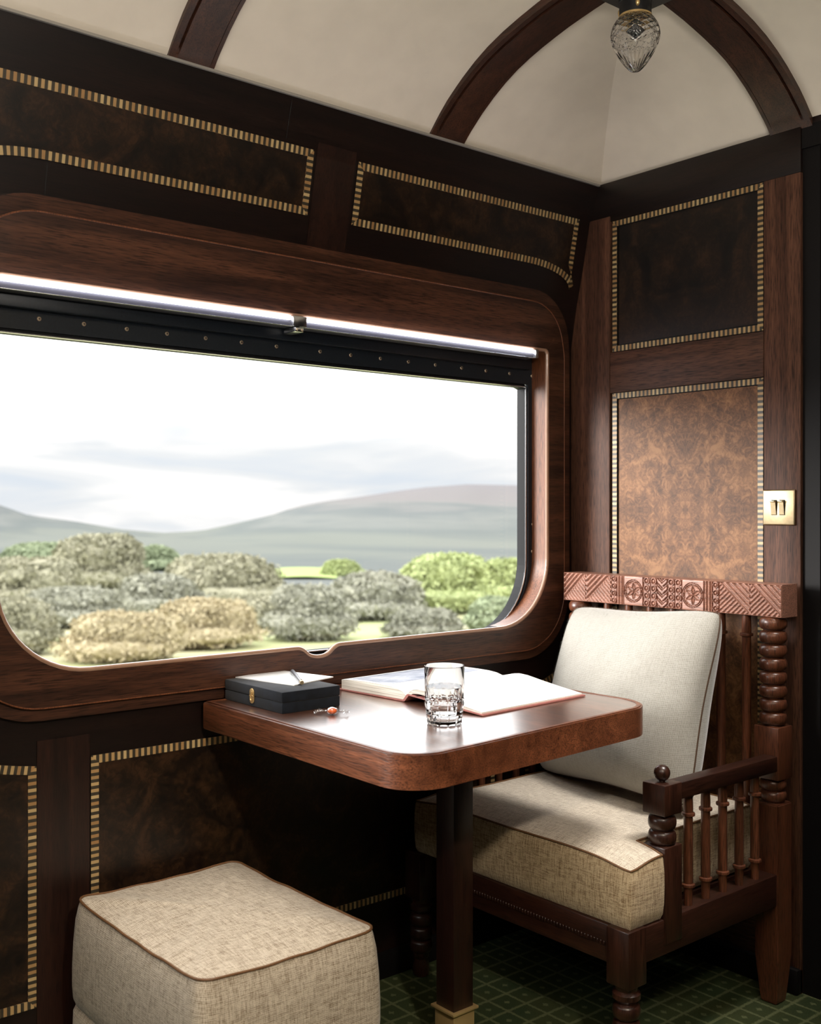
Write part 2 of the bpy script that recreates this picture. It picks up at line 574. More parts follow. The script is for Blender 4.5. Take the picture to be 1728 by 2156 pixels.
M_SCREW = plain('screw_brass', (0.62, 0.50, 0.36), 0.35, 0.9)
M_DARK = plain('dark_slot', (0.006, 0.006, 0.006), 0.7)
M_LED = emit('led_glow', (0.90, 0.90, 1.0), 16.0)
M_PANE = pane_glass('window_glass')
M_GLASS = glass('cut_glass', (1, 1, 1), 1.5)
M_WATER = glass('water', (1, 1, 1), 1.33)
M_CARPET = carpet_mat()
F_STOOL = fabric('tweed_stool', (0.66, 0.575, 0.455), (0.18, 0.125, 0.072))
F_SEAT_LIT = fabric('tweed_seat_lit', (0.80, 0.72, 0.60), (0.27, 0.20, 0.135), weave=0.7, slub=0.7)  # cushion top lightened: overhead light painted into the cloth
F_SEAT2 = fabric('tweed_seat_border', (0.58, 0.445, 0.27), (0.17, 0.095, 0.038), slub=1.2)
F_PIL = fabric('wool_pillow', (0.375, 0.358, 0.318), (0.225, 0.212, 0.178), pitch=0.0040, weave=0.8, slub=0.6, bump=0.25, sheen=0.5)
M_PIPE = plain('tan_piping', (0.15, 0.07, 0.026), 0.55, noise_amt=0.2, nscale=300)
M_PIPE2 = plain('brown_piping', (0.07, 0.035, 0.016), 0.6, noise_amt=0.2, nscale=300)
M_VELVET = plain('black_velvet', (0.0045, 0.0070, 0.0120), 0.85, spec=0.2, noise_amt=0.5, nscale=45)
MATS['black_velvet'].node_tree.nodes['Principled BSDF'].inputs['Sheen Weight'].default_value = 0.12
M_PAPER = plain('white_paper', (0.86, 0.86, 0.85), 0.6, spec=0.3)
M_PAGE = noise_mat('page_edges', [(0.35, (0.42, 0.38, 0.31)), (0.5, (0.78, 0.74, 0.66)), (0.62, (0.85, 0.82, 0.75))], (4, 4, 900), nscale=1.0)
M_PHOTO = noise_mat('printed_photograph', [(0.3, (0.22, 0.25, 0.32)), (0.55, (0.42, 0.45, 0.52)), (0.7, (0.62, 0.64, 0.68))], (14, 22, 4))
M_COVER = plain('pink_book_cloth', (0.36, 0.13, 0.11), 0.6, noise_amt=0.1)
M_ENDP = plain('dark_endpaper', (0.03, 0.032, 0.045), 0.6)
M_CANDY = plain('orange_sweet', (0.85, 0.16, 0.035), 0.2, coat=0.5)
M_SKIRT_SHADE = plain('skirting_and_doorway_shade', (0.004, 0.003, 0.003), 0.6, spec=0.25)  # skirting colour, also painted on the doorway as its shade


# ------------------------------------------------------------------ mesh tools
class MB:
    def __init__(s):
        s.v, s.f, s.sm, s.uv = [], [], [], []

    def add(s, verts, faces, smooth=False, uvs=None):
        o = len(s.v)
        s.v += [tuple(p) for p in verts]
        for k, f in enumerate(faces):
            s.f.append(tuple(i + o for i in f))
            s.sm.append(smooth)
            s.uv.append(uvs[k] if uvs else None)
        return s

    def box(s, x0, x1, y0, y1, z0, z1, bevel=0.0, seg=2):
        bm = bmesh.new()
        bmesh.ops.create_cube(bm, size=1.0)
        for v in bm.verts:
            v.co = ((x0 + x1) / 2 + v.co.x * (x1 - x0), (y0 + y1) / 2 + v.co.y * (y1 - y0), (z0 + z1) / 2 + v.co.z * (z1 - z0))
        if bevel:
            bmesh.ops.bevel(bm, geom=bm.edges[:], offset=bevel, segments=seg, profile=0.5, affect='EDGES')
        return s.addbm(bm, bool(bevel), True)

    def addbm(s, bm, smooth=False, flat_axis=False):
        bmesh.ops.recalc_face_normals(bm, faces=bm.faces[:])
        bm.verts.index_update()
        s.add([v.co[:] for v in bm.verts], [[v.index for v in f.verts] for f in bm.faces], smooth)
        if flat_axis and smooth:       # large flat faces stay flat, only the rounded edges are shaded smooth
            base = len(s.f) - len(bm.faces)
            for k, f in enumerate(bm.faces):
                if max(abs(f.normal.x), abs(f.normal.y), abs(f.normal.z)) > 0.9995:
                    s.sm[base + k] = False
        bm.free()
        return s

    def prism(s, outline, mapf, d0, d1, bevel=0.0, seg=2, smooth=False):
        """closed 2-D outline extruded between depths d0 and d1; mapf(a, b, d) -> point"""
        bm = bmesh.new()
        A = [bm.verts.new(mapf(a, b, d0)) for a, b in outline]
        B = [bm.verts.new(mapf(a, b, d1)) for a, b in outline]
        n = len(outline)
        fa = bm.faces.new(A)
        fb = bm.faces.new(list(reversed(B)))
        for i in range(n):
            j = (i + 1) % n
            bm.faces.new((A[j], A[i], B[i], B[j]))
        if bevel:
            ed = list(set(list(fa.edges) + list(fb.edges)))
            bmesh.ops.bevel(bm, geom=ed, offset=bevel, segments=seg, profile=0.5, affect='EDGES')
        return s.addbm(bm, smooth or bool(bevel), bool(bevel))

    def lathe(s, prof, c=(0, 0, 0), n=32, axis='z', rfun=None, cap=True):
        """prof: (radius, height) from bottom to top"""
        V, F = [], []
        for k, (r, h) in enumerate(prof):
            for i in range(n):
                a = 2 * PI * i / n
                rr = rfun(a, k, r, h) if rfun else r
                p = (rr * math.cos(a), rr * math.sin(a), h)
                if axis == 'x':
                    p = (p[2], p[0], p[1])
                elif axis == 'y':
                    p = (p[1], p[2], p[0])
                V.append((c[0] + p[0], c[1] + p[1], c[2] + p[2]))
        for k in range(len(prof) - 1):
            for i in range(n):
                j = (i + 1) % n
                F.append((k * n + i, k * n + j, (k + 1) * n + j, (k + 1) * n + i))
        if cap:
            F.append(tuple(range(n - 1, -1, -1)))
            F.append(tuple((len(prof) - 1) * n + i for i in range(n)))
        return s.add(V, F, True)

    def tube(s, path, r, n=10, closed=False):
        P = [Vector(p) for p in path]
        m = len(P)
        V, F = [], []
        up = Vector((0, 0, 1))
        prevn = None
        for k in range(m):
            if closed:
                t = (P[(k + 1) % m] - P[k - 1])
            else:
                t = P[min(k + 1, m - 1)] - P[max(k - 1, 0)]
            t.normalize()
            if prevn is None:
                ref = up if abs(t.z) < 0.9 else Vector((1, 0, 0))
                nn = (ref - t * ref.dot(t)).normalized()
            else:
                nn = (prevn - t * prevn.dot(t)).normalized()
            prevn = nn
            bb = t.cross(nn)
            rr = r(k / (m - 1)) if callable(r) else r
            for i in range(n):
                a = 2 * PI * i / n
                V.append(P[k] + (nn * math.cos(a) + bb * math.sin(a)) * rr)
        rows = m if closed else m - 1
        for k in range(rows):
            k2 = (k + 1) % m
            for i in range(n):
                j = (i + 1) % n
                F.append((k * n + i, k * n + j, k2 * n + j, k2 * n + i))
        if not closed:
            F.append(tuple(range(n - 1, -1, -1)))
            F.append(tuple((m - 1) * n + i for i in range(n)))
        return s.add(V, F, True)

    def ico(s, c, r, sub=2, fn=None):
        bm = bmesh.new()
        bmesh.ops.create_icosphere(bm, subdivisions=sub, radius=1.0)
        rr = r if isinstance(r, (tuple, list)) else (r, r, r)
        for v in bm.verts:
            k = fn(v.co) if fn else 1.0
            v.co = (c[0] + v.co.x * rr[0] * k, c[1] + v.co.y * rr[1] * k, c[2] + v.co.z * rr[2] * k)
        return s.addbm(bm, True)

    def grid(s, pts, smooth=True, uv=None):
        """pts[i][j] -> a sheet of quads"""
        a, b = len(pts), len(pts[0])
        V = [p for row in pts for p in row]
        F = [(i * b + j, (i + 1) * b + j, (i + 1) * b + j + 1, i * b + j + 1) for i in range(a - 1) for j in range(b - 1)]
        return s.add(V, F, smooth)

    def build(s, name, mat, parent=None, angle=40):
        me = bpy.data.meshes.new(name)
        off = Vector((0, 0, 0))
        if parent is not None:
            q = parent
            while q is not None:
                off += q.location
                q = q.parent
        V = [(p[0] - off.x, p[1] - off.y, p[2] - off.z) for p in s.v]
        me.from_pydata(V, [], s.f)
        me.polygons.foreach_set('use_smooth', s.sm)
        if any(u is not None for u in s.uv):
            lay = me.uv_layers.new(name='UVMap')
            k = 0
            for f, u in zip(s.f, s.uv):
                for i in range(len(f)):
                    lay.data[k].uv = u[i] if u else (0, 0)
                    k += 1
        me.materials.append(mat)
        me.update()
        if any(s.sm) and angle:
            me.set_sharp_from_angle(angle=math.radians(angle))
        o = bpy.data.objects.new(name, me)
        COL.objects.link(o)
        if parent is not None:
            o.parent = parent
        return o


def rebase(o, p):
    """give a top-level mesh its origin at p without moving it"""
    p = Vector(p)
    o.data.transform(Matrix.Translation(-p))
    o.location = p
    return o


def thing(name, loc, label, cat, group=None):
    o = bpy.data.objects.new(name, None)
    o.empty_display_size = 0.05
    COL.objects.link(o)
    o.location = loc
    return tag(o, label, cat, group)


def tag(o, label, cat, group=None):
    o['label'] = label
    o['category'] = cat
    if group:
        o['group'] = group
    return o


def struct(o):
    o['kind'] = 'structure'
    return o


def arc(cx, cy, r, a0, a1, n=10):
    return [(cx + r * math.cos(math.radians(a0 + (a1 - a0) * i / n)), cy + r * math.sin(math.radians(a0 + (a1 - a0) * i / n))) for i in range(n + 1)]


def rrect(x0, x1, z0, z1, rbl, rbr, rtr, rtl, n=12):
    p = []
    p += arc(x1 - rbr, z0 + rbr, rbr, -90, 0, n) if rbr else [(x1, z0)]
    p += arc(x1 - rtr, z1 - rtr, rtr, 0, 90, n) if rtr else [(x1, z1)]
    p += arc(x0 + rtl, z1 - rtl, rtl, 90, 180, n) if rtl else [(x0, z1)]
    p += arc(x0 + rbl, z0 + rbl, rbl, 180, 270, n) if rbl else [(x0, z0)]
    return p


def ring_mesh(outer, inner, mapf, d0, d1, mb=None):
    """plate between two loops with the same number of points, front face at d0 and back at d1"""
    mb = mb or MB()
    n = len(outer)
    V = [mapf(a, b, d0) for a, b in outer] + [mapf(a, b, d0) for a, b in inner] + \
        [mapf(a, b, d1) for a, b in outer] + [mapf(a, b, d1) for a, b in inner]
    F = []
    for i in range(n):
        j = (i + 1) % n
        F.append((i, j, n + j, n + i))
        F.append((2 * n + j, 2 * n + i, 3 * n + i, 3 * n + j))
        F.append((j, i, 2 * n + i, 2 * n + j))
        F.append((n + i, n + j, 3 * n + j, 3 * n + i))
    bm = bmesh.new()
    vs = [bm.verts.new(v) for v in V]
    for f in F:
        try:
            bm.faces.new([vs[i] for i in f])
        except ValueError:
            pass
    return mb.addbm(bm)


def resample(loop, n):
    P = [Vector((a, b)) for a, b in loop]
    m = len(P)
    ln = [(P[(i + 1) % m] - P[i]).length for i in range(m)]
    tot = sum(ln)
    out = []
    for k in range(n):
        t = tot * k / n
        i = 0
        while t > ln[i] and i < m - 1:
            t -= ln[i]
            i += 1
        q = P[i] + (P[(i + 1) % m] - P[i]) * (t / ln[i] if ln[i] else 0)
        out.append((q.x, q.y))
    return out


def strip(path, width, mapf, mb=None, u0=0.0, side=1):
    """flat inlay band along an open 2-D path, its width to one side; uv.u runs in metres"""
    mb = mb or MB()
    P = [Vector(p) for p in path]
    m = len(P)
    nr = []
    closed = (P[0] - P[-1]).length < 1e-6
    for k in range(m):
        d0 = (P[k] - P[k - 1]).normalized() if k > 0 else ((P[0] - P[-2]).normalized() if closed else None)
        d1 = (P[k + 1] - P[k]).normalized() if k < m - 1 else ((P[1] - P[0]).normalized() if closed else None)
        if d0 is None:
            d0 = d1
        if d1 is None:
            d1 = d0
        t = (d0 + d1).normalized()
        c = max(0.35, t.dot(d0))
        nr.append(Vector((-t.y, t.x)) * (side / c))
    u = u0
    for k in range(m - 1):
        l = (P[k + 1] - P[k]).length
        a0, a1 = P[k], P[k + 1]
        b0, b1 = P[k] + nr[k] * width, P[k + 1] + nr[k + 1] * width
        h = 0.0012
        q = [mapf(*a0, 0), mapf(*a1, 0), mapf(*b1, 0), mapf(*b0, 0)]
        bk = [mapf(*a0, h), mapf(*a1, h), mapf(*b1, h), mapf(*b0, h)]
        tdir = (a1 - a0) / max(l, 1e-9)
        uv = [(u, 0), (u + l, 0), (u + (b1 - a0).dot(tdir), 1), (u + (b0 - a0).dot(tdir), 1)]
        fs = [(0, 1, 2, 3), (7, 6, 5, 4), (0, 4, 5, 1), (2, 6, 7, 3)]
        mb.add(q + bk, fs, False, [uv, list(reversed(uv)), [uv[0], uv[0], uv[1], uv[1]], [uv[1], uv[1], uv[0], uv[0]]])
        u += l
    return mb


# ------------------------------------------------------------------ carriage shell
FLOOR_BACK, OPP = -4.3, -2.72
LINT_Z = 2.01


def yw(z):
    """the window wall leans inward towards the cornice"""
    pts = [(0, 0), (1.62, 0), (1.73, -0.020), (1.84, -0.045), (1.967, -0.070), (2.064, -0.099), (2.2, -0.14)]
    for (a, ya), (b, yb) in zip(pts, pts[1:]):
        if z <= b:
            return ya + (yb - ya) * (z - a) / (b - a)
    return pts[-1][1]


fl = struct(MB().box(FLOOR_BACK, 0.75, OPP - 0.2, 0.2, -0.12, 0.0).build('floor', M_CARPET))

# wall_left: the window wall, boards with the openings left out
BAY = 1.79
OPEN_X = [(-1.656, -0.130), (-1.656 - BAY, -0.130 - BAY)]
OZ0, OZ1 = 0.832, 1.600
wl = MB()
xs = [FLOOR_BACK, OPEN_X[1][0] - .03, OPEN_X[1][1] + .03, OPEN_X[0][0] - .03, OPEN_X[0][1] + .03, 0.05]
zs = [0.0, OZ0 - .06, OZ1 + .004, 1.62, 1.68, 1.73, 1.785, 1.84, 1.90, 1.967, 2.016, 2.066]
for i in range(len(xs) - 1):
    for k in range(len(zs) - 1):
        if i in (1, 3) and k == 1:
            continue
        z0, z1 = zs[k], zs[k + 1]
        V = [(x, yw(z) + t, z) for t in (0, 0.09) for (x, z) in ((xs[i], z0), (xs[i + 1], z0), (xs[i + 1], z1), (xs[i], z1))]
        wl.add(V, [(0, 1, 2, 3), (7, 6, 5, 4), (0, 4, 5, 1), (2, 6, 7, 3), (1, 5, 6, 2), (0, 3, 7, 4)])
wall_left = struct(wl.build('wall_left', W_X))


def onwall(off):
    return lambda x, z, d: (x, yw(z) - off + d, z)


# frieze: burr panels outlined with stringing, lower edge following the window casing's round corner
def frieze_panel(x0, x1, curve_left, curve_right):
    zt, zb, drop, rad = 1.966, 1.824, 0.047, 0.17
    nk = 14
    curve = [(rad * math.sin(k / nk * PI / 2), -drop * (1 - math.cos(k / nk * PI / 2))) for k in range(nk + 1)]
    lo = []
    if curve_left:
        lo += [(x0 + rad - a, zb + b) for a, b in reversed(curve)]
    else:
        lo += [(x0, zb)]
    if curve_right:
        lo += [(x1 - rad + a, zb + b) for a, b in curve]
    else:
        lo += [(x1, zb)]
    loop = lo + [(x1, zt), (x0, zt)]
    # panel: columns of quads between lower edge and top
    mb = MB()
    cols = []
    nx = 40
    for i in range(nx + 1):
        x = x0 + (x1 - x0) * i / nx
        zz = zb
        for (a, za), (b, zb_) in zip(lo, lo[1:]):
            if a <= x <= b + 1e-9:
                zz = za + (zb_ - za) * ((x - a) / (b - a) if b > a else 0)
        cols.append([(x, yw(zz + (zt - zz) * j / 6) - 0.0020, zz + (zt - zz) * j / 6) for j in range(7)])
    mb.grid(cols, False)
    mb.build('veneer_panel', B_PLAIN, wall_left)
    im = MB()
    f = onwall(0.0036)
    dense = []
    lp = loop + [loop[0]]
    for (a, b) in zip(lp, lp[1:]):
        nseg = max(1, int((Vector(b) - Vector(a)).length / 0.06)) if abs(a[0] - b[0]) < 1e-6 else 1
        for k in range(nseg):
            dense.append((a[0] + (b[0] - a[0]) * k / nseg, a[1] + (b[1] - a[1]) * k / nseg))
    dense.append(loop[0])
    strip(dense, 0.0165, f, im, 0.0, 1)
    im.build('stringing_border', M_INLAY, wall_left)


frieze_panel(-0.838, -0.062, False, True)
frieze_panel(-1.728, -0.964, True, False)
# joints in the boards
for x in (-1.566,):
    MB().add([(x - .0008, yw(z) - .0008, z) for z in (1.745, 1.82)] + [(x + .0008, yw(z) - .0008, z) for z in (1.82, 1.745)], [(0, 3, 2, 1)]).build('board_joint', M_DARK, wall_left)
MB().add([(-1.0408, yw(z) - .0008, z) for z in (1.975, 2.05)] + [(-1.0392, yw(z) - .0008, z) for z in (2.05, 1.975)], [(0, 3, 2, 1)]).build('board_joint', M_DARK, wall_left)
# upright between the frieze panels
uv_ = MB()
cols = [[(x, yw(1.75 + 0.235 * j / 8) - 0.0012, 1.75 + 0.235 * j / 8) for j in range(9)] for x in (-0.955, -0.846)]
uv_.grid(cols, False).build('frieze_upright', W_Z, wall_left)


def flat(off):
    return lambda x, z, d: (x, -off + d, z)


def lower_panel(x0, x1, z0, z1, curve_l=0.0, curve_r=0.0, hump=False):
    top = [(x1, z1 + curve_r)] if curve_r else [(x1, z1)]
    if curve_r:
        top = [(x1 - 0.15 * t / 8, z1 + curve_r * (1 - t / 8) ** 1.2) for t in range(9)]
    if curve_l:
        top += [(x0 + 0.15 * (1 - t / 8), z1 + curve_l * (t / 8) ** 1.25) for t in range(9)]
    else:
        top += [(x0, z1)]
    if hump:
        top = [(x1 + (x0 - x1) * t / 16, z1 + 0.26 * min(x1 - x0 - (x1 - x0) * t / 16, (x1 - x0) * t / 16) ** 1.15) for t in range(17)]
    loop = [(x0, z0), (x1, z0)] + top
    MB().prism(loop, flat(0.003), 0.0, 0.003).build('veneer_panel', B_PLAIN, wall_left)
    strip(loop + [loop[0]], 0.0165, flat(0.0046)).build('stringing_border', M_INLAY, wall_left)


lower_panel(-1.462, -0.324, 0.190, 0.656)
lower_panel(-0.208, -0.030, 0.190, 0.660, 0.0, 0.058)
lower_panel(-2.010, -1.573, 0.182, 0.652, hump=True)
for (x0, x1) in ((-1.573, -1.462), (-0.324, -0.208)):
    MB().box(x0 + .002, x1 - .002, -0.0022, 0.001, 0.10, 0.70).build('panel_stile', W_Z, wall_left)
MB().box(FLOOR_BACK, 0.0, -0.014, 0.001, 0.0, 0.062, 0.002).build('skirting', M_SKIRT_SHADE, wall_left)
# pale trim where the vault meets the cornice
MB().box(FLOOR_BACK, -0.002, -0.104, -0.094, 2.0615, 2.067).build('cornice_bead', M_TRIM, wall_left)


# window with its casing
def casing_outline(dx):
    return rrect(-1.723 + dx, -0.063 + dx, 0.765, 1.725, 0.16, 0.16, 0.15, 0.15)


def opening_outline(dx, notch=True):
    x0, x1 = -1.656 + dx, -0.130 + dx
    p = arc(x1 - 0.185, OZ0 + 0.185, 0.185, -90, 0, 14) + arc(x1 - 0.012, OZ1 - 0.012, 0.012, 0, 90, 4) + \
        arc(x0 + 0.012, OZ1 - 0.012, 0.012, 90, 180, 4) + arc(x0 + 0.185, OZ0 + 0.185, 0.185, 180, 270, 14)
    if notch:
        c = -0.910 + dx
        nt_ = []
        for k in range(25):
            t = k / 24
            s = -0.062 + 0.124 * t
            w = abs(s)
            if w < 0.036:
                d = -0.0235 * math.sqrt(max(0, 1 - (w / 0.0415) ** 2)) - 0.0005
            else:
                q = (w - 0.036) / 0.026
                d = -0.0117 * (1 - q) ** 2
            nt_.append((c + s, OZ0 + d))
        p += nt_
    return p


def wmap(off):
    return lambda x, z, d: (x, yw(z) + d - off, z)


def fill_ring(outer, inner, mapf, d0, d1, bevel_in=0.0):
    """flat board with a hole: triangulated front, plus walls"""
    bm = bmesh.new()
    loops = []
    for lp in (outer, inner):
        vs = [bm.verts.new((a, b, 0)) for a, b in lp]
        es = [bm.edges.new((vs[i], vs[(i + 1) % len(vs)])) for i in range(len(vs))]
        loops.append((vs, es))
    bmesh.ops.triangle_fill(bm, use_beauty=True, use_dissolve=False, edges=bm.edges[:])
    bm.verts.index_update()
    tri = [[v.index for v in f.verts] for f in bm.faces]
    P = [(v.co.x, v.co.y) for v in bm.verts]
    bm.free()
    n = len(P)
    V = [mapf(a, b, d0) for a, b in P] + [mapf(a, b, d1) for a, b in P]
    F = []
    for t in tri:
        F.append(tuple(t))
        F.append(tuple(n + i for i in reversed(t)))
    no, ni = len(outer), len(inner)
    for base, cnt in ((0, no), (no, ni)):
        for i in range(cnt):
            j = (i + 1) % cnt
            F.append((base + i, base + j, n + base + j, n + base + i))
    bm = bmesh.new()
    vs = [bm.verts.new(v) for v in V]
    for f in F:
        bm.faces.new([vs[i] for i in f])
    return MB().addbm(bm)


def make_window(idx, dx, detail):
    out_c, out_o = casing_outline(dx), opening_outline(dx, detail)
    w = fill_ring(out_c, out_o, wmap(0.018), 0.0, 0.020).build('window_%d' % idx, W_CAS)
    struct(w)
    # outer band of the casing
    band = rrect(-1.753 + dx, -0.034 + dx, 0.740, 1.757, 0.185, 0.185, 0.17, 0.17)
    fill_ring(band, [p for p in out_c], wmap(0.011), 0.0, 0.012).build('casing_band', W_CAS, w)
    # thin rounded bead on the casing's outer edge
    MB().tube([(x, yw(z) - 0.0175, z) for x, z in out_c], 0.0018, 6, True).build('casing_bead', W_REV, w)
    # reveal: lining of the opening from the casing's face to the metal frame
    o2 = out_o
    rv = MB()
    n = len(o2)
    ca = 0.0035
    ctr = Vector(((-1.656 - .130) / 2 + dx, 1.2))
    V = []
    for a, b in o2:
        V.append((a + (0.0004 if a < ctr.x else -0.0004), yw(b) - 0.0165, b + (0.0004 if b < 1.2 else -0.0004)))
    for a, b in o2:
        V.append((a, 0.048, b))
    rv.add(V, [(i, (i + 1) % n, n + (i + 1) % n, n + i) for i in range(n) if not detail or max(o2[i][1], o2[(i + 1) % n][1]) > 0.8345], True)
    rv.build('reveal', W_REV, w)
    if detail:
        # rounded nosing along the opening, sky sheen painted into its colour
        MB().tube([(a, yw(b) - 0.0135, b) for a, b in o2], 0.0056, 10, True).build('nosing', W_NOSE_SHEEN, w)
    # black metal frame, its glass opening with a square top and round lower corners
    gx0, gx1, gz0, gz1 = -1.646 + dx, -0.146 + dx, 0.805, 1.508
    inner = arc(gx1 - 0.20, gz0 + 0.20, 0.20, -90, 0, 14) + [(gx1, gz1), (gx0, gz1)] + arc(gx0 + 0.20, gz0 + 0.20, 0.20, 180, 270, 14)
    outer = rrect(-1.74 + dx, -0.045 + dx, 0.70, 1.66, 0.01, 0.01, 0.01, 0.01, 2)
    ym = lambda off: (lambda x, z, d: (x, off + d, z))
    fill_ring(outer, inner, ym(0.045), 0.0, 0.012).build('metal_frame', M_BLACK, w)
    # rubber seal steps back towards the pane, with a bright line on its edge
    in2 = arc(gx1 - 0.008 - 0.195, gz0 + 0.008 + 0.195, 0.195, -90, 0, 14) + [(gx1 - .008, gz1 - .008), (gx0 + .008, gz1 - .008)] + arc(gx0 + .008 + 0.195, gz0 + .008 + 0.195, 0.195, 180, 270, 14)
    ring_mesh(resample(inner, 200), resample(in2, 200), ym(0.050), 0.0, 0.03).build('rubber_seal', M_RUB, w)
    MB().tube([(a, 0.0465, b) for a, b in in2], 0.0022, 6, True).build('glazing_bead', M_SIL, w)
    MB().box(gx0 - .02, gx1 + .02, 0.066, 0.070, gz0 - .02, gz1 + .02).build('glass_pane', M_PANE, w)
    if detail:
        # blind housing above the screws, with a thin ridge under it
        MB().box(-1.66 + dx, -0.150 + dx, 0.026, 0.048, 1.5475, 1.6005, 0.002).build('blind_housing', M_BLACK, w)
        sc_top = [-1.549, -1.456, -1.362, -1.269, -1.175, -1.083, -0.989, -0.865, -0.773, -0.680, -0.588, -0.496, -0.402, -0.312, -0.220, -0.130]
        pts = [(x + dx, 1.533) for x in sc_top] + [(-1.643 + dx, 1.533)] + \
              [(-0.1125 + dx, 1.500), (-0.1145 + dx, 1.421), (-0.118 + dx, 1.344), (-0.122 + dx, 1.265), (-0.125 + dx, 1.188), (-0.127 + dx, 1.111),
               (-0.1285 + dx, 1.034), (-0.133 + dx, 0.964), (-0.160 + dx, 0.879)]
        for x, z in pts:
            m = MB()
            m.lathe([(0.0046, 0.0), (0.0046, 0.0006), (0.0036, 0.0016), (0.0001, 0.0019)], (0, 0, 0), 14)
            mm = MB()
            mm.add([(x + p[0], 0.0452 - p[2], z + p[1]) for p in m.v], m.f, True)
            s_ = mm.build('screw', M_SCREW, w)
            sl = MB()
            sl.box(x - .0022, x + .0022, 0.0430, 0.0436, z - .0005, z + .0005)
            sl.box(x - .0005, x + .0005, 0.0430, 0.0436, z - .0022, z + .0022)
            sl.build('screw_slot', M_DARK, s_)
    return w


make_window(1, 0.0, True)
make_window(2, -BAY, False)

# LED tube under the casing's top edge
led = thing('led_light_strip', (-0.895, -0.004, 1.588), 'slim glowing white LED strip light running along the top of the train window', 'light strip')
for (a, b) in ((-1.66, -0.992), (-0.950, -0.190)):
    MB().box(a, b, -0.0265, -0.016, 1.5855, 1.5930, 0.003).build('light_tube', M_LED, led)
MB().box(-1.66, -0.176, -0.0162, 0.024, 1.5725, 1.5945, 0.0015).build('channel', M_CHAN, led)
MB().box(-1.66, -0.176, -0.0190, -0.0155, 1.5712, 1.5728, 0.0005).build('channel_lip', M_SIL, led)
MB().box(-1.66, -0.176, 0.004, 0.026, 1.579, 1.600, 0.001).build('backing_strip', M_BLACK, led)
br = MB()
br.box(-0.990, -0.953, -0.0275, 0.008, 1.5715, 1.5955, 0.0015)
br.box(-0.986, -0.962, -0.0285, 0.02, 1.5585, 1.5695, 0.002)
bro = br.build('bracket', M_SIL, led)
for x in (-0.981, -0.967):
    MB().ico((x, -0.0285, 1.564), 0.003, 2).build('bracket_screw', M_SCREW, bro)
MB().box(-0.190, -0.178, -0.027, 0.012, 1.572, 1.5955, 0.0015).build('end_cap', M_SIL, led)

# ------------------------------------------------------------------ end wall
we = MB()
we.box(0.0, 0.08, -0.716, 0.05, 0.0, 2.064)
wall_far = struct(we.build('wall_far', W_Y))
ymap = lambda off: (lambda y, z, d: (-off + d, y, z))
MB().box(-0.014, 0.001, -0.141, 0.012, 0.0, 1.97, 0.004).build('panel_stile', W_ENDZ, wall_far)
MB().box(-0.010, 0.001, -0.716, -0.618, 0.0, 1.955, 0.0015).build('panel_stile', W_ENDZ, wall_far)
MB().box(-0.010, 0.001, -0.716, -0.06, 1.955, 2.066, 0.0015).build('top_rail', W_Y, wall_far)
MB().box(-0.012, 0.001, -0.618, -0.141, 1.477, 1.589, 0.0015).build('middle_rail', W_ENDY, wall_far)
MB().box(-0.010, 0.001, -0.618, -0.141, 0.0, 0.190, 0.0015).build('bottom_rail', W_ENDY, wall_far)
MB().box(-0.026, 0.001, -0.716, 0.0, 0.0, 0.060, 0.003).build('skirting', M_SKIRT_SHADE, wall_far)


def end_panel(z0, z1, mat):
    y0, y1 = -0.6165, -0.1485
    loop = [(y1, z0), (y0, z0), (y0, z1), (y1, z1), (y1, z0)]
    strip(loop, 0.0150, ymap(0.0105), side=-1).build('stringing_border', M_INLAY, wall_far)
    MB().prism([(y0 + .019, z0 + .019), (y1 - .016, z0 + .019), (y1 - .016, z1 - .017), (y0 + .019, z1 - .017)], ymap(0.0045), 0.0, 0.005).build('veneer_panel', mat, wall_far)
    MB().prism([(y0 + .001, z0 + .001), (y1 + .007, z0 + .001), (y1 + .007, z1 - .001), (y0 + .001, z1 - .001)], ymap(0.0022), 0.0, 0.003).build('panel_gap_shade', M_DARK, wall_far)  # near-black sheet paints shade into the gaps round the panel


end_panel(1.591, 1.953, B_ENDT_SHADED)
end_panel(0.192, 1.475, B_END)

# doorway beside the end wall: jamb and lintel near-black, the vestibule's shade painted in
dj = MB()
dj.box(0.0, 0.75, -0.76, -0.716, 0.0, 2.064)
struct(dj.build('trim_1', M_SKIRT_SHADE))
struct(MB().box(-0.006, 0.70, -1.95, -0.7165, LINT_Z, 2.064).build('trim_2', M_SKIRT_SHADE))
vb = MB()
vb.box(0.70, 0.75, -2.0, -0.70, 0.0, 2.2)
struct(vb.build('door_1', M_SKIRT_SHADE))
struct(MB().box(0.0, 0.75, -2.0, -1.95, 0.0, 2.064).build('trim_3', W_X))
struct(MB().box(0.0, 0.08, OPP, -1.95, 0.0, 2.064).build('wall_far_corner', W_Y))
struct(MB().box(-0.006, 0.75, -2.0, -0.70, 2.064, 2.10).build('trim_4', W_X))

# opposite side and the wall behind the photographer
wo = MB()
wo.box(FLOOR_BACK, 0.08, OPP - .08, OPP, 0.0, 2.10)
struct(wo.build('wall_right', W_X))
struct(MB().box(FLOOR_BACK - .08, FLOOR_BACK, OPP - .1, 0.1, 0.0, 2.4).build('wall_near', W_Y))

# ------------------------------------------------------------------ vaulted ceiling
PROF = [(0, 2.052), (.03, 2.083), (.06, 2.110), (.09, 2.132), (.12, 2.152), (.16, 2.175), (.20, 2.194), (.25, 2.212), (.30, 2.226), (.36, 2.240),
        (.42, 2.251), (.48, 2.260), (.56, 2.270), (.66, 2.279), (.8, 2.287), (1.0, 2.294), (1.3, 2.298)]


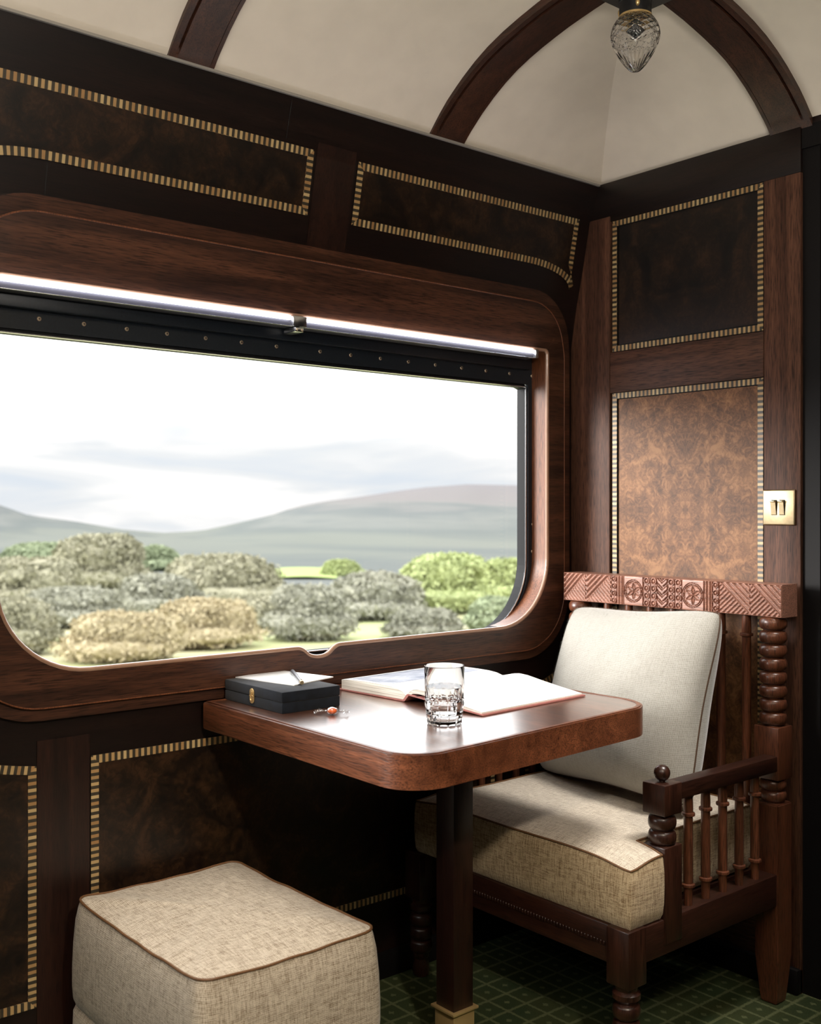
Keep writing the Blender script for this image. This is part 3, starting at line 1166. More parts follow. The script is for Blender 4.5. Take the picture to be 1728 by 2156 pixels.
def fz(d):
    d = abs(d)
    for (a, za), (b, zb) in zip(PROF, PROF[1:]):
        if d <= b:
            return za + (zb - za) * (d - a) / (b - a)
    return PROF[-1][1]


CY0, CY1 = -0.099, OPP + 0.099
HALF = (CY0 - CY1) / 2
DS = [-0.06, -0.02] + [HALF * (i / 44) ** 1.5 for i in range(45)]
cm = MB()
CL = 0.020


def zc(d):
    return fz(d) + CL if d >= 0 else 2.058


for side in (0, 1):                       # the two long coves
    rows = []
    for d in DS:
        y = CY0 - d if side == 0 else CY1 + d
        rows.append([(-d + (FLOOR_BACK + d) * 1.0 * t + d * t, y, zc(d)) for t in [k / 24 for k in range(25)]])
    cm.grid(rows, True)
rows = []                                  # the end cove, meeting the long coves along two groins
for d in DS:
    rows.append([(-d, (CY0 - d) + ((CY1 + d) - (CY0 - d)) * k / 24, zc(d)) for k in range(25)])
cm.grid(rows, True)
ceiling = struct(cm.build('ceiling', M_CEIL, None, 30))


def rib(n, along, a0, a1, groove_low, x_end=None):
    """wooden rib under the vault. along='y': crosses the coach at x in a0..a1; along='x': runs lengthwise at y in a0..a1"""
    w = a1 - a0
    g = 0.0165 if groove_low else w - 0.0165 - 0.004
    # cross-section: (offset across, drop below soffit)
    sec = [(0, 0.030), (0, 0.0), (0.014, 0.0), (0.014, 0.006), (0.019, 0.006), (0.0195, -0.002), (w - 0.0115, -0.002), (w - 0.011, 0.0012),
           (w - 0.0095, 0.0012), (w - 0.009, 0.0), (w, 0.0), (w, 0.030)]
    if not groove_low:
        sec = [(w - a, b) for a, b in reversed(sec)]
    mb = MB()
    ds = [0, .02, .028] + [.04 + 0.04 * i for i in range(31)]
    if along == 'y':
        full = [(CY0 + .010 - d, d) for d in ds if d <= HALF] + [(CY1 - .010 + d, d) for d in reversed(ds) if d <= HALF]
    else:
        full = [(0.0 - d, d) for d in ds] + [(FLOOR_BACK + .1, 1.3)]
    rows = []
    for k, (p, d) in enumerate(full):
        # soffit normal
        s = (fz(d + .01) - fz(max(0, d - .01))) / (0.02 if d > .01 else .01 + d)
        nl = math.hypot(1, s)
        row = []
        for a, b in sec:
            bb = b
            if d < 0.022 and -0.003 < b < 0.02:
                bb = 0.0
            dz = bb / nl
            dp = bb * s / nl
            sg = 1 if (along == 'x' or k < len(full) / 2) else -1
            if along == 'y':
                row.append((a0 + a, p + sg * dp, fz(d) + dz))
            else:
                row.append((p + dp, a0 + a, fz(d) + dz))
        rows.append(row)
    m = len(sec)
    V = [q for r_ in rows for q in r_]
    F = []
    for i in range(len(rows) - 1):
        for j in range(m):
            j2 = (j + 1) % m
            F.append((i * m + j, (i + 1) * m + j, (i + 1) * m + j2, i * m + j2))
    F.append(tuple(range(m)))
    F.append(tuple((len(rows) - 1) * m + j for j in reversed(range(m))))
    bm = bmesh.new()
    vs = [bm.verts.new(v) for v in V]
    for f in F:
        bm.faces.new([vs[i] for i in f])
    mb.addbm(bm, True)
    return struct(mb.build('trim_%d' % n, W_RIB if along == 'y' else W_RIBX, None, 25))


rib(5, 'y', -0.640, -0.530, True)
rib(6, 'y', -1.342, -1.238, True)
rib(7, 'y', -2.04, -1.935, True)
rib(8, 'x', -0.744, -0.636, True)

# ------------------------------------------------------------------ ceiling lamp
LX, LY = -0.596, -0.688
lamp = thing('ceiling_lamp', (LX, LY, 2.246), 'small pendant lamp with an egg-shaped cut-glass shade hanging where the ceiling ribs cross', 'ceiling lamp')
MB().box(LX - .150, LX + .150, LY - .118, LY + .118, 2.2455, 2.262, 0.003).build('mounting_plate', M_BRONZE, lamp)
MB().lathe([(0.046, 2.2455), (0.044, 2.235), (0.026, 2.226), (0.026, 2.205), (0.034, 2.196), (0.034, 2.188), (0.029, 2.184)][::-1], (LX, LY, 0), 32).build('lamp_neck', M_BRONZE, lamp)
MB().lathe([(0.0300, 2.158), (0.0325, 2.160), (0.0325, 2.190), (0.030, 2.192)], (LX, LY, 0), 40).build('gallery', M_BRONZE, lamp)
MB().lathe([(0.0315, 2.154), (0.0338, 2.156), (0.0338, 2.160), (0.0315, 2.162)], (LX, LY, 0), 40).build('gallery_ring', M_BRASS2, lamp)
for k in range(3):
    a = math.radians(226 + 120 * k)
    gx, gy = LX + 0.0335 * math.cos(a), LY + 0.0335 * math.sin(a)
    MB().ico((gx, gy, 2.175), (0.0045, 0.0045, 0.0085), 2).build('gallery_clip', M_BRASS2, lamp)


def egg(t):
    """radius and height of the shade, t=0 at the tip, 1 at the neck"""
    ctrl = [(0.0015, 2.0470), (0.010, 2.0495), (0.0185, 2.0575), (0.0275, 2.0690), (0.0365, 2.083), (0.0440, 2.098), (0.0490, 2.1125), (0.0500, 2.124),
            (0.0475, 2.136), (0.0420, 2.147), (0.0360, 2.155), (0.0315, 2.160)]
    x = t * (len(ctrl) - 1)
    i = min(int(x), len(ctrl) - 2)
    f = x - i
    p0, p1, p2, p3 = ctrl[max(i - 1, 0)], ctrl[i], ctrl[i + 1], ctrl[min(i + 2, len(ctrl) - 1)]
    return tuple(0.5 * ((2 * b) + (c - a) * f + (2 * a - 5 * b + 4 * c - d) * f * f + (-a + 3 * b - 3 * c + d) * f ** 3) for a, b, c, d in zip(p0, p1, p2, p3))


ND, NA = 84, 144
prof_o = [egg(k / ND) for k in range(ND + 1)]


def cut(a, k, r, h):
    t = k / ND
    if t > 0.40:
        q = (t - 0.40) * 11
        u = a / (2 * PI) * 14
        e1 = abs(((u + q) % 1) - .5) * 2
        e2 = abs(((u - q) % 1) - .5) * 2
        dd = min(1 - e1, 1 - e2)
        return r - 0.0026 * max(0, 1 - dd / 0.22) * min(1, (t - .40) * 12)
    f = abs(((a / (2 * PI) * 22) % 1) - .5) * 2
    return r - 0.0022 * (1 - f) * min(1, t * 6) * min(1, (0.40 - t) * 10)


sh = MB()
sh.lathe(prof_o, (LX, LY, 0), NA, rfun=cut, cap=False)
inn = [(max(0.0004, r - 0.004), h + (0.004 if k == 0 else 0.003 * (1 - k / ND))) for k, (r, h) in enumerate(prof_o)]
s0 = len(sh.v)
si = MB()
si.lathe(inn, (LX, LY, 0), NA, cap=False)
sh.add(si.v, [tuple(reversed(f)) for f in si.f], True)
for i in range(NA):
    j = (i + 1) % NA
    sh.f.append((ND * NA + i, ND * NA + j, s0 + ND * NA + j, s0 + ND * NA + i)); sh.sm.append(True); sh.uv.append(None)
sh.f.append(tuple(range(NA - 1, -1, -1))); sh.sm.append(False); sh.uv.append(None)
sh.f.append(tuple(s0 + i for i in range(NA))); sh.sm.append(False); sh.uv.append(None)
sh.build('cut_glass_shade', M_GLASS, lamp, 50)
MB().lathe([(0.004, 2.112), (0.012, 2.118), (0.016, 2.130), (0.012, 2.145), (0.011, 2.185)], (LX, LY, 0), 20).build('bulb_holder', M_BRONZE, lamp)

# ------------------------------------------------------------------ light switch
sw = thing('light_switch', (-0.010, -0.6615, 1.158), 'square antique brass light switch with two rockers on the end wall', 'light switch')
MB().box(-0.0165, -0.0102, -0.7045, -0.6185, 1.1145, 1.2005, 0.0035, 3).build('switch_plate', M_BRASS, sw)
for y in (-0.6500, -0.6715):
    MB().box(-0.0172, -0.0160, y - .0078, y + .0072, 1.139, 1.176).build('rocker_slot', M_DARK, sw)
    rk = MB()
    P = [(-0.0168, 1.1405), (-0.0185, 1.1405), (-0.0225, 1.170), (-0.0262, 1.1715), (-0.0262, 1.1735), (-0.0168, 1.1735)]
    rk.prism(P, lambda a, b, d: (a, d, b), y - .0064, y + .0064, 0.0005)
    rk.build('rocker', M_BRASS, sw)

# ------------------------------------------------------------------ table
TZ = 0.740
table = thing('dining_table', (-0.855, -0.40, 0.0), 'mahogany train table fixed under the window on one square post', 'table')
TO = [(-1.216, -0.0185)] + [(-1.2215, -0.630)]
TO += [(-1.1445 + 0.077 * math.cos(math.radians(180 + 90 * k / 10)), -0.640 - 0.0755 * math.sin(math.radians(90 * k / 10))) for k in range(0, 11)]
TO += [(-0.585 + 0.096 * math.cos(math.radians(-90 + 90 * k / 10)), -0.575 - 0.098 * math.sin(math.radians(90 - 90 * k / 10))) for k in range(0, 11)]
TO += [(-0.500, -0.0185)]
cx, cyy = -0.855, -0.36


def shrink(lp, d):
    out = []
    n = len(lp)
    for i in range(n):
        a, b, c = Vector(lp[i - 1]), Vector(lp[i]), Vector(lp[(i + 1) % n])
        t = ((b - a).normalized() + (c - b).normalized()).normalized()
        nn = Vector((-t.y, t.x))
        cs = max(0.5, t.dot((b - a).normalized()))
        out.append(tuple(b + nn * d / cs))
    return out


zmap = lambda x, y, d: (x, y, d)
MB().prism(TO, zmap, TZ - 0.0605, TZ - 0.0015, 0.0045, 3).build('tabletop', W_EDGE, table)
tin = shrink(TO, 0.0125)
MB().prism(tin, zmap, TZ - 0.006, TZ - 0.0008).build('table_veneer', W_TOP, table)
ring_mesh(shrink(TO, 0.0045), tin, zmap, TZ - 0.003, TZ + 0.0004).build('table_lip', W_EDGE, table)
px0, px1, py0, py1 = -0.860, -0.805, -0.427, -0.372
MB().box(px0, px1, py0, py1, 0.0, TZ - 0.060, 0.0012).build('post', W_Z, table)
ft = MB()
ft.box(px0 - .002, px1 + .002, py0 - .002, py1 + .002, 0.0, 0.104, 0.001)
ft.box(px0 - .0085, px1 + .0085, py0 - .0085, py1 + .0085, 0.103, 0.1085, 0.001)
ft.build('brass_foot', M_BRASS2, table)
MB().box(px0 - .05, px1 + .05, py0 - .05, py1 + .05, TZ - 0.068, TZ - 0.060, 0.001).build('mounting_plate', M_BRONZE, table)

# ------------------------------------------------------------------ armchair
chair = thing('armchair', (-0.38, -0.39, 0.0), 'carved dark mahogany armchair with turned spindles in the corner by the end wall', 'armchair')
YL, YR = -0.098, -0.690          # rear post centres


def beads(n, z0, z1, r, neck):
    p = []
    h = (z1 - z0) / n
    for k in range(n):
        for i in range(0, 11):
            t = -1 + 2 * i / 10
            rr = neck + (r - neck) * math.sqrt(max(0, 1 - t * t)) ** 0.9
            p.append((rr, z0 + h * (k + 0.5) + h / 2 * t * 0.98))
    return p


def rear_post(y):
    w = 0.0305
    m = MB()
    # square lower part, tapering at the foot
    V = []
    for z, s in ((0.0, 0.66), (0.012, 0.72), (0.11, 1.0), (0.468, 1.0)):
        for dx_, dy_ in ((-1, -1), (1, -1), (1, 1), (-1, 1)):
            V.append((-0.086 + dx_ * 0.031 * s, y + dy_ * w * s, z))
    bm = bmesh.new()
    vs = [bm.verts.new(v) for v in V]
    for k in range(3):
        for i in range(4):
            j = (i + 1) % 4
            bm.faces.new((vs[k * 4 + i], vs[k * 4 + j], vs[k * 4 + 4 + j], vs[k * 4 + 4 + i]))
    bm.faces.new(vs[0:4][::-1])
    bm.faces.new(vs[12:16])
    bmesh.ops.recalc_face_normals(bm, faces=bm.faces[:])
    bmesh.ops.bevel(bm, geom=bm.edges[:], offset=0.003, segments=2, affect='EDGES')
    m.addbm(bm, True)
    m.lathe([(0.022, 0.462)] + beads(2, 0.470, 0.523, 0.0305, 0.021) + [(0.021, 0.528)], (-0.086, y, 0), 28)
    m.box(-0.117, -0.055, y - .0325, y + .0325, 0.524, 0.647, 0.003)
    m.lathe([(0.022, 0.642)] + beads(8, 0.648, 0.9015, 0.0318, 0.0205) + [(0.021, 0.904)], (-0.086, y, 0), 28)
    return m.build('rear_post', W_TURN_LIT, chair)


rear_post(YL)
rear_post(YR)


# carved top rail: the relief is modelled as a height field on the face towards the table
def carve(u, v):
    L_ = 0.669
    secs = [0, .080, .167, .186, .211, .273, .296, .317, .350, .372, .393, .458, .482, .501, .586, .669]
    types = 'LLcbrccvccrbcRR'
    h = 0.0765
    t = v / h
    if u < 0.003 or u > L_ - .003 or t < 0.03 or t > 0.97:
        return 1.0
    k = 0
    while k < 14 and u > secs[k + 1]:
        k += 1
    w = secs[k + 1] - secs[k]
    s = (u - secs[k]) / w
    ty = types[k]
    edge = min(s * w, (1 - s) * w)

    def ridge(q, duty=0.5):
        f = q % 1.0
        return 0.5 + 0.5 * math.cos(2 * PI * f)
    if ty in 'LR':
        if ty == 'R':
            s = 1 - s
        d = t - s
        if abs(edge) < 0.0016:
            return 0.25
        if d > 0:
            return ridge(d * 5.0 + 0.15) ** 0.8
        return 0.25 + 0.7 * ridge((s + t - 0.02) * 6.5)
    if ty == 'c':
        if edge < 0.0018:
            return 0.0
        c = t * 4.0
        f = (c % 1.0) - 0.5
        dx_ = (s - .5) * w
        dz = f * h / 4
        rr = math.hypot(dx_, dz)
        R = min(w * 0.5 - 0.0016, h / 8 - .0006)
        if rr > R:
            return 0.45
        if rr > R * 0.72:
            return 1.0
        if rr > R * 0.50:
            return 0.15
        return 0.25 + 0.75 * math.sqrt(max(0, 1 - (rr / (R * .52)) ** 2))
    if ty == 'b':
        return 0.1 + 0.9 * (0.5 - 0.5 * math.cos(2 * PI * s * 2.5)) ** 0.7
    if ty == 'v':
        if edge < 0.0015:
            return 0.1
        q = t * 4.2 + abs(s - .5) * -1.5
        f = q % 1.0
        return 1.0 if f < 0.42 else (0.2 if f < .55 else (0.75 if f < .72 else 0.1))
    if ty == 'r':
        if edge < 0.0014:
            return 0.1
        dx_ = (s - .5) * w
        dz = (t - .5) * h
        rr = math.hypot(dx_, dz)
        R = w * 0.5 - 0.001
        if rr > R:
            return 0.9
        if rr > R * 0.93:
            return 0.3
        if rr > R * 0.86:
            return 0.95
        if rr > R * 0.80:
            return 0.3
        if rr > R * 0.74:
            return 0.95
        a = math.atan2(dz, dx_)
        best = None
        for kk in range(6):
            aa = PI / 2 + kk * PI / 3
            c_, s_ = math.cos(aa), math.sin(aa)
            al = dx_ * c_ + dz * s_
            pe = abs(-dx_ * s_ + dz * c_)
            if al > 0 and (best is None or pe < best[1]):
                best = (al, pe)
        al, pe = best
        RR = R * 0.74
        wd = 0.17 * RR * math.sin(PI * min(1, max(0, al / RR)))
        if pe < wd:
            return 0.15 + 0.55 * pe / max(wd, 1e-6)
        if pe < wd + 0.0013:
            return 1.0
        return 0.42 + 0.25 * rr / RR
    return 0.5


rail = MB()
U0, RL, RH, RZ = -0.057, 0.669, 0.0765, 0.9015
nu, nv = 560, 66
rows = []
for i in range(nu + 1):
    u = RL * i / nu
    row = []
    for j in range(nv + 1):
        v = RH * j / nv
        e = min(u, RL - u, v, RH - v)
        rnd = 0.0035 * (1 - math.sqrt(max(0, 1 - (1 - min(e, 0.004) / 0.004) ** 2)))
        row.append((-0.1105 + 0.0058 * (1 - carve(u, v)) + rnd, U0 - u, RZ + v))
    rows.append(row)
rail.grid(rows, True)
rv_ = len(rail.v)
ring_f = [rows[i][0] for i in range(nu + 1)] + [rows[nu][j] for j in range(1, nv + 1)] + [rows[i][nv] for i in range(nu - 1, -1, -1)] + [rows[0][j] for j in range(nv - 1, 0, -1)]
ring_b = [(-0.0425, p[1], p[2]) for p in ring_f]
n_ = len(ring_f)
rail.add(ring_f + ring_b, [(i, (i + 1) % n_, n_ + (i + 1) % n_, n_ + i) for i in range(n_)] + [tuple(range(2 * n_ - 1, n_ - 1, -1))], True)
rail.build('carved_top_rail', W_CHY_LIT, chair, 60)


def spindle_prof(z0, z1, r=0.0098, rings=()):
    p = [(r * .9, z0)]
    for zr in sorted(rings):
        p += [(r, zr - .006), (r * 1.02, zr - .0045), (r * 1.45, zr - .003), (r * 1.5, zr), (r * 1.45, zr + .003), (r * 1.02, zr + .0045), (r * 1.08, zr + .012)]
    p += [(r * .95, z1)]
    return p


for k in range(7):
    y = -0.195 - 0.0707 * k
    MB().lathe(spindle_prof(0.345, 0.905, 0.0108, (0.40, 0.853)), (-0.086, y, 0), 18).build('back_spindle', W_TURN_LIT, chair)
MB().box(-0.106, -0.066, YR + .03, YL - .03, 0.325, 0.360, 0.003).build('lower_back_rail', W_CHD, chair)

for sgn, yo in ((-1, -0.720), (1, -0.082)):
    # arm, front post, side rail, arm spindles
    ya0, ya1 = yo, yo + 0.036
    ymid = (ya0 + ya1) / 2
    ac = 'right' if sgn < 0 else 'left'
    MB().box(-0.485, -0.112, ya0 + .001, ya1 + .001, 0.5455, 0.5815, 0.003).build('arm', W_CHX, chair)
    yb0, yb1 = yo - 0.001, yo + 0.058
    yc = (yb0 + yb1) / 2
    fp = MB()
    fp.box(-0.541, -0.482, yb0, yb1, 0.5185, 0.5835, 0.0035)
    fp.lathe([(0.021, 0.452)] + beads(2, 0.4535, 0.5155, 0.0295, 0.021) + [(0.021, 0.520)], (-0.5115, yc, 0), 28)
    V = []
    fp.box(-0.541, -0.482, yb0, yb1, 0.255, 0.4545, 0.003)
    fpo = fp.build('arm_post', W_CH, chair)
    MB().lathe([(0.006, 0.580), (0.007, 0.586)] + [(max(.0005, 0.0172 * math.sin(PI * (0.12 + .88 * t / 12))), 0.6015 - 0.0172 * math.cos(PI * (0.12 + .88 * t / 12))) for t in range(13)], (-0.512, yc, 0), 24).build('ball_finial', W_CH, fpo)
    for x in (-0.430, -0.367, -0.303, -0.239, -0.176):
        MB().lathe(spindle_prof(0.302, 0.550, 0.0098, (0.350, 0.502)), (x, yo + 0.022, 0), 18).build('arm_spindle', W_TURN_LIT, chair)
    MB().box(-0.640, -0.115, yo + .002, yo + .050, 0.235, 0.308, 0.003).build('side_rail', W_CHX, chair)
    # front leg
    yl0, yl1 = yo - 0.002, yo + 0.056
    m = MB()
    m.box(-0.660, -0.602, yl0, yl1, 0.195, 0.3105, 0.003)
    yc = (yl0 + yl1) / 2
    m.lathe([(0.014, 0.0), (0.019, 0.004), (0.0215, 0.02), (0.017, 0.045), (0.020, 0.05), (0.020, 0.056)] + beads(3, 0.06, 0.158, 0.0285, 0.020) +
            [(0.0215, 0.162), (0.0285, 0.168), (0.0285, 0.178), (0.022, 0.184), (0.024, 0.198)], (-0.631, yc, 0), 28)
    m.build('front_leg', W_CH, chair)

fr = MB()
fr.box(-0.652, -0.612, -0.668, -0.135, 0.232, 0.3095, 0.003)
fro = fr.build('front_rail', W_CHD, chair)
dn = MB()
for k in range(62):
    y = -0.140 - 0.0085 * k
    dn.box(-0.6545, -0.6505, y - .0048, y, 0.266, 0.2745, 0.0008, 1)
dn.build('dentil_moulding', W_CHD, fro)
MB().box(-0.612, -0.115, -0.655, -0.09, 0.285, 0.306).build('seat_board', W_CHD, chair)

# ------------------------------------------------------------------ seat cushion (T-shaped, lies on the chair)
seat = thing('seat_cushion', (-0.38, -0.385, 0.306), 'thick beige tweed box cushion lying on the armchair seat', 'cushion')
XF, XN, XB = -0.648, -0.546, -0.122
YA, YB, YI0, YI1 = -0.7165, -0.058, -0.652, -0.120


def t_cells():
    xs_ = [XF + (XN - XF) * i / 14 for i in range(15)] + [XN + (XB - XN) * i / 40 for i in range(1, 41)]
    ys_ = [YA + (YI0 - YA) * i / 10 for i in range(11)] + [YI0 + (YI1 - YI0) * i / 60 for i in range(1, 61)] + [YI1 + (YB - YI1) * i / 10 for i in range(1, 11)]
    return xs_, ys_


def seat_top(x, y):
    # low along the border, crowned in the middle, dipping at the front corners
    dfx = min((x - XF) / 0.10, 1)
    dy0 = min((y - YA) / 0.10, 1)
    dy1 = min((YB - y) / 0.10, 1)
    c = max(0, min(dfx, dy0, dy1))
    crown = 0.016 * (1 - (1 - c) ** 2)
    dip = 0.013 * math.exp(-(((x - XF) / 0.05) ** 2 + ((y - YA) / 0.06) ** 2)) + 0.008 * math.exp(-(((x - XF) / 0.06) ** 2 + ((y - YB) / 0.06) ** 2))
    wv = 0.0025 * mnoise.noise(Vector((x * 9, y * 9, 1.3)))
    return 0.4425 + crown - dip + wv


xs_, ys_ = t_cells()
NX, NY = len(xs_), len(ys_)


def inside(i, j):
    x, y = (xs_[i] + xs_[i + 1]) / 2, (ys_[j] + ys_[j + 1]) / 2
    return x < XN or (YI0 < y < YI1)


idx = {}
tv, tf = [], []
for i in range(NX - 1):
    for j in range(NY - 1):
        if inside(i, j):
            q = []
            for (a, b) in ((i, j), (i + 1, j), (i + 1, j + 1), (i, j + 1)):
                if (a, b) not in idx:
                    idx[(a, b)] = len(tv)
                    tv.append((xs_[a], ys_[b], seat_top(xs_[a], ys_[b])))
                q.append(idx[(a, b)])
            tf.append(tuple(q))
ecount = {}
for f in tf:
    for a, b in zip(f, f[1:] + f[:1]):
        ecount[(a, b)] = 1
border = {a: b for (a, b) in ecount if (b, a) not in ecount}
start = next(iter(border))
loop = [start]
while border[loop[-1]] != start:
    loop.append(border[loop[-1]])
MB().add(tv, tf, True).build('cushion_top', F_SEAT_LIT, seat, 80)
# border wall
wallm = MB()
n_ = len(loop)
P = [Vector(tv[i]) for i in loop]
nrm = []
for k in range(n_):
    d0 = (P[k] - P[k - 1]); d1 = (P[(k + 1) % n_] - P[k])
    d0.z = d1.z = 0
    t = (d0.normalized() + d1.normalized()).normalized()
    nrm.append(Vector((t.y, -t.x, 0)))
V = []
LV = [(0.0, 0.0), (0.06, 0.0028), (0.25, 0.0050), (0.5, 0.0055), (0.75, 0.0045), (0.92, 0.002), (1.0, -0.004)]
for t, bulge in LV:
    for k in range(n_):
        z = P[k].z + (0.3105 - P[k].z) * t
        V.append((P[k].x + nrm[k].x * bulge, P[k].y + nrm[k].y * bulge, z))
F = []
for r_ in range(len(LV) - 1):
    for k in range(n_):
        k2 = (k + 1) % n_
        F.append((r_ * n_ + k, (r_ + 1) * n_ + k, (r_ + 1) * n_ + k2, r_ * n_ + k2))
F.append(tuple((len(LV) - 1) * n_ + k for k in range(n_)))
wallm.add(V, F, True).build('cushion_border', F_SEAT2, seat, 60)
MB().tube([(p.x + q.x * .0005, p.y + q.y * .0005, p.z + .0005) for p, q in zip(P, nrm)], 0.0024, 8, True).build('piping', M_PIPE, seat)

# ------------------------------------------------------------------ scatter pillow
pil = thing('scatter_cushion', (-0.28, -0.37, 0.46), 'square cream wool cushion propped upright against the chair back', 'cushion')
PW, PH, PT = 0.288, 0.236, 0.100
ang = math.atan2(0.135, 0.43)
pc = Vector((-0.238, -0.3760, 0.688))
ax_v = Vector((math.sin(ang), 0, math.cos(ang)))
TURN = math.radians(11.0)          # its right edge is swung a little forward
n0 = Vector((-math.cos(ang), 0, math.sin(ang)))
ax_u = (Vector((0, -1, 0)) * math.cos(TURN) + n0 * math.sin(TURN)).normalized()
ax_n = ax_v.cross(ax_u).normalized()
if ax_n.x > 0:
    ax_n = -ax_n


def pil_pt(u, v, side):
    rc = 1 - 0.085 * (u * v) ** 4
    su = u * rc * PW * (1 - 0.085 * (1 - v * v) ** 1.2)
    sv = v * rc * PH * (1 - 0.085 * (1 - u * u) ** 1.2)
    th = PT * (max(0, 1 - abs(u) ** 2.4) ** 0.46) * (max(0, 1 - abs(v) ** 2.4) ** 0.46)
    th *= 1.0 + 0.22 * (-v)
    wr = 0.0035 * mnoise.noise(Vector((u * 3 + 5, v * 3, side * 2.0))) * (1 - max(abs(u), abs(v)) ** 4)
    return pc + ax_u * su + ax_v * sv + ax_n * (side * (th + wr))


NP = 56


def cosp(i):
    t = -1 + 2 * i / NP
    return math.copysign(1 - (1 - abs(t)) ** 1.5, t)


pm = MB()
for side in (1, -1):
    g = [[pil_pt(cosp(i), cosp(j), side) for j in range(NP + 1)] for i in range(NP + 1)]
    if side < 0:
        g = g[::-1]
    pm.grid(g, True)
pm.build('pillow_cover', F_PIL, pil, 85)
bl = [(-1 + 2 * k / 40, -1) for k in range(40)] + [(1, -1 + 2 * k / 40) for k in range(40)] + [(1 - 2 * k / 40, 1) for k in range(40)] + [(-1, 1 - 2 * k / 40) for k in range(40)]
MB().tube([pil_pt(u, v, 1) for u, v in bl], 0.0021, 6, True).build('piping', M_PIPE2, pil)
# soft wool fibres standing off the cover
fz_ = MB()
rng = random.Random(3)
for k in range(5200):
    if k % 2:
        u, v = rng.uniform(-1, 1), rng.uniform(-1, 1)
    else:
        e = rng.choice((0, 1, 2))
        a = rng.uniform(-1, 1)
        b = 1 - rng.random() ** 2 * 0.12
        u, v = ((a, b), (-b, a), (a, b))[e]
    p = pil_pt(u, v, 1)
    e = 0.02
    du = pil_pt(min(1, u + e), v, 1) - pil_pt(max(-1, u - e), v, 1)
    dv = pil_pt(u, min(1, v + e), 1) - pil_pt(u, max(-1, v - e), 1)
    n = dv.cross(du)
    if n.length < 1e-9:
        continue
    n.normalize()
    if n.dot(ax_n) < 0:
        n = -n
    d = (n + Vector((rng.gauss(0, .6), rng.gauss(0, .6), rng.gauss(0, .6)))).normalized()
    ln = rng.uniform(0.0025, 0.0065)
    sd = d.cross(Vector((rng.gauss(0, 1), rng.gauss(0, 1), rng.gauss(0, 1)))).normalized() * 0.00012
    q = p + d * ln + Vector((0, 0, rng.gauss(0, .0008)))
    fz_.add([p - sd, p + sd, q], [(0, 1, 2)])
fo = fz_.build('wool_fibres', F_PIL, pil)
fo['kind'] = 'stuff'

# ------------------------------------------------------------------ stool
SX0, SX1, SY0, SY1, SZ = -1.519, -1.163, -0.556, -0.065, 0.400
stool = thing('footstool', ((SX0 + SX1) / 2, (SY0 + SY1) / 2, 0.0), 'box-shaped beige tweed footstool with tan piping standing on the carpet before the table', 'footstool')


def stool_loop(n=34, off=0.0, rc=0.026):
    p = rrect(SX0 - off, SX1 + off, SY0 - off, SY1 + off, rc + off, rc + off, rc + off, rc + off, 8)
    return resample(p, 160)


def edge_z(x, y):
    u = (x - (SX0 + SX1) / 2) / ((SX1 - SX0) / 2)
    v = (y - (SY0 + SY1) / 2) / ((SY1 - SY0) / 2)
    s = min(1, abs(u)) ** 3 + min(1, abs(v)) ** 3 - 1       # 1 in corners, 0 mid edge
    return SZ - 0.007 * (1 - max(0, s)) + 0.0035 * mnoise.noise(Vector((x * 14, y * 14, 4.2)))


lp0 = stool_loop()
V, F = [], []
n_ = len(lp0)
RINGS = 16
cx_, cy_ = (SX0 + SX1) / 2, (SY0 + SY1) / 2
for r_ in range(RINGS + 1):
    t = r_ / RINGS
    for (x, y) in lp0:
        xx, yy = cx_ + (x - cx_) * (1 - t), cy_ + (y - cy_) * (1 - t)
        ez = edge_z(x, y)
        zz = ez * (1 - t) + SZ * t + 0.010 * (1 - (1 - t) ** 3)
        zz += 0.0016 * mnoise.noise(Vector((xx * 10, yy * 10, 7)))
        V.append((xx, yy, zz))
for r_ in range(RINGS):
    for k in range(n_):
        k2 = (k + 1) % n_
        F.append((r_ * n_ + k, r_ * n_ + k2, (r_ + 1) * n_ + k2, (r_ + 1) * n_ + k))
MB().add(V, F, True).build('stool_top', F_STOOL, stool, 80)


def soft_wall(levels, name, mat):
    V, F = [], []
    for (z, off, free) in levels:
        for (x, y) in lp0:
            dx_, dy_ = x - cx_, y - cy_
            hx, hy = (SX1 - SX0) / 2, (SY1 - SY0) / 2
            # bulge more in the middle of a side than at its corners
            side_mid = 1 - 0.45 * (abs(dx_) / hx) ** 6 * (abs(dy_) / hy) ** 6
            fx = 1 + off * side_mid / hx
            fy = 1 + off * side_mid / hy
            zz = z if not free else z + (edge_z(x, y) - SZ)
            V.append((cx_ + dx_ * fx, cy_ + dy_ * fy, zz))
    m = len(levels)
    for r_ in range(m - 1):
        for k in range(n_):
            k2 = (k + 1) % n_
            F.append((r_ * n_ + k2, r_ * n_ + k, (r_ + 1) * n_ + k, (r_ + 1) * n_ + k2))
    F.append(tuple((m - 1) * n_ + k for k in range(n_)))
    return MB().add(V, F, True).build(name, mat, stool, 70)


soft_wall([(SZ, 0.0, True), (SZ - .012, 0.004, True), (SZ - .035, 0.0095, True), (SZ - .08, 0.014, False), (SZ - .13, 0.0165, False), (0.235, 0.0165, False), (0.212, 0.0145, False),
           (0.200, 0.009, False), (0.196, 0.001, False)], 'stool_body', F_STOOL)
soft_wall([(0.198, 0.002, False), (0.196, 0.010, False), (0.188, 0.0140, False), (0.15, 0.016, False), (0.02, 0.017, False), (0.0, 0.014, False)], 'stool_skirt', F_STOOL)
MB().tube([(x, y, edge_z(x, y) + .001) for x, y in lp0], 0.0024, 8, True).build('piping', M_PIPE, stool)

# ------------------------------------------------------------------ things on the table
TT = TZ - 0.0008
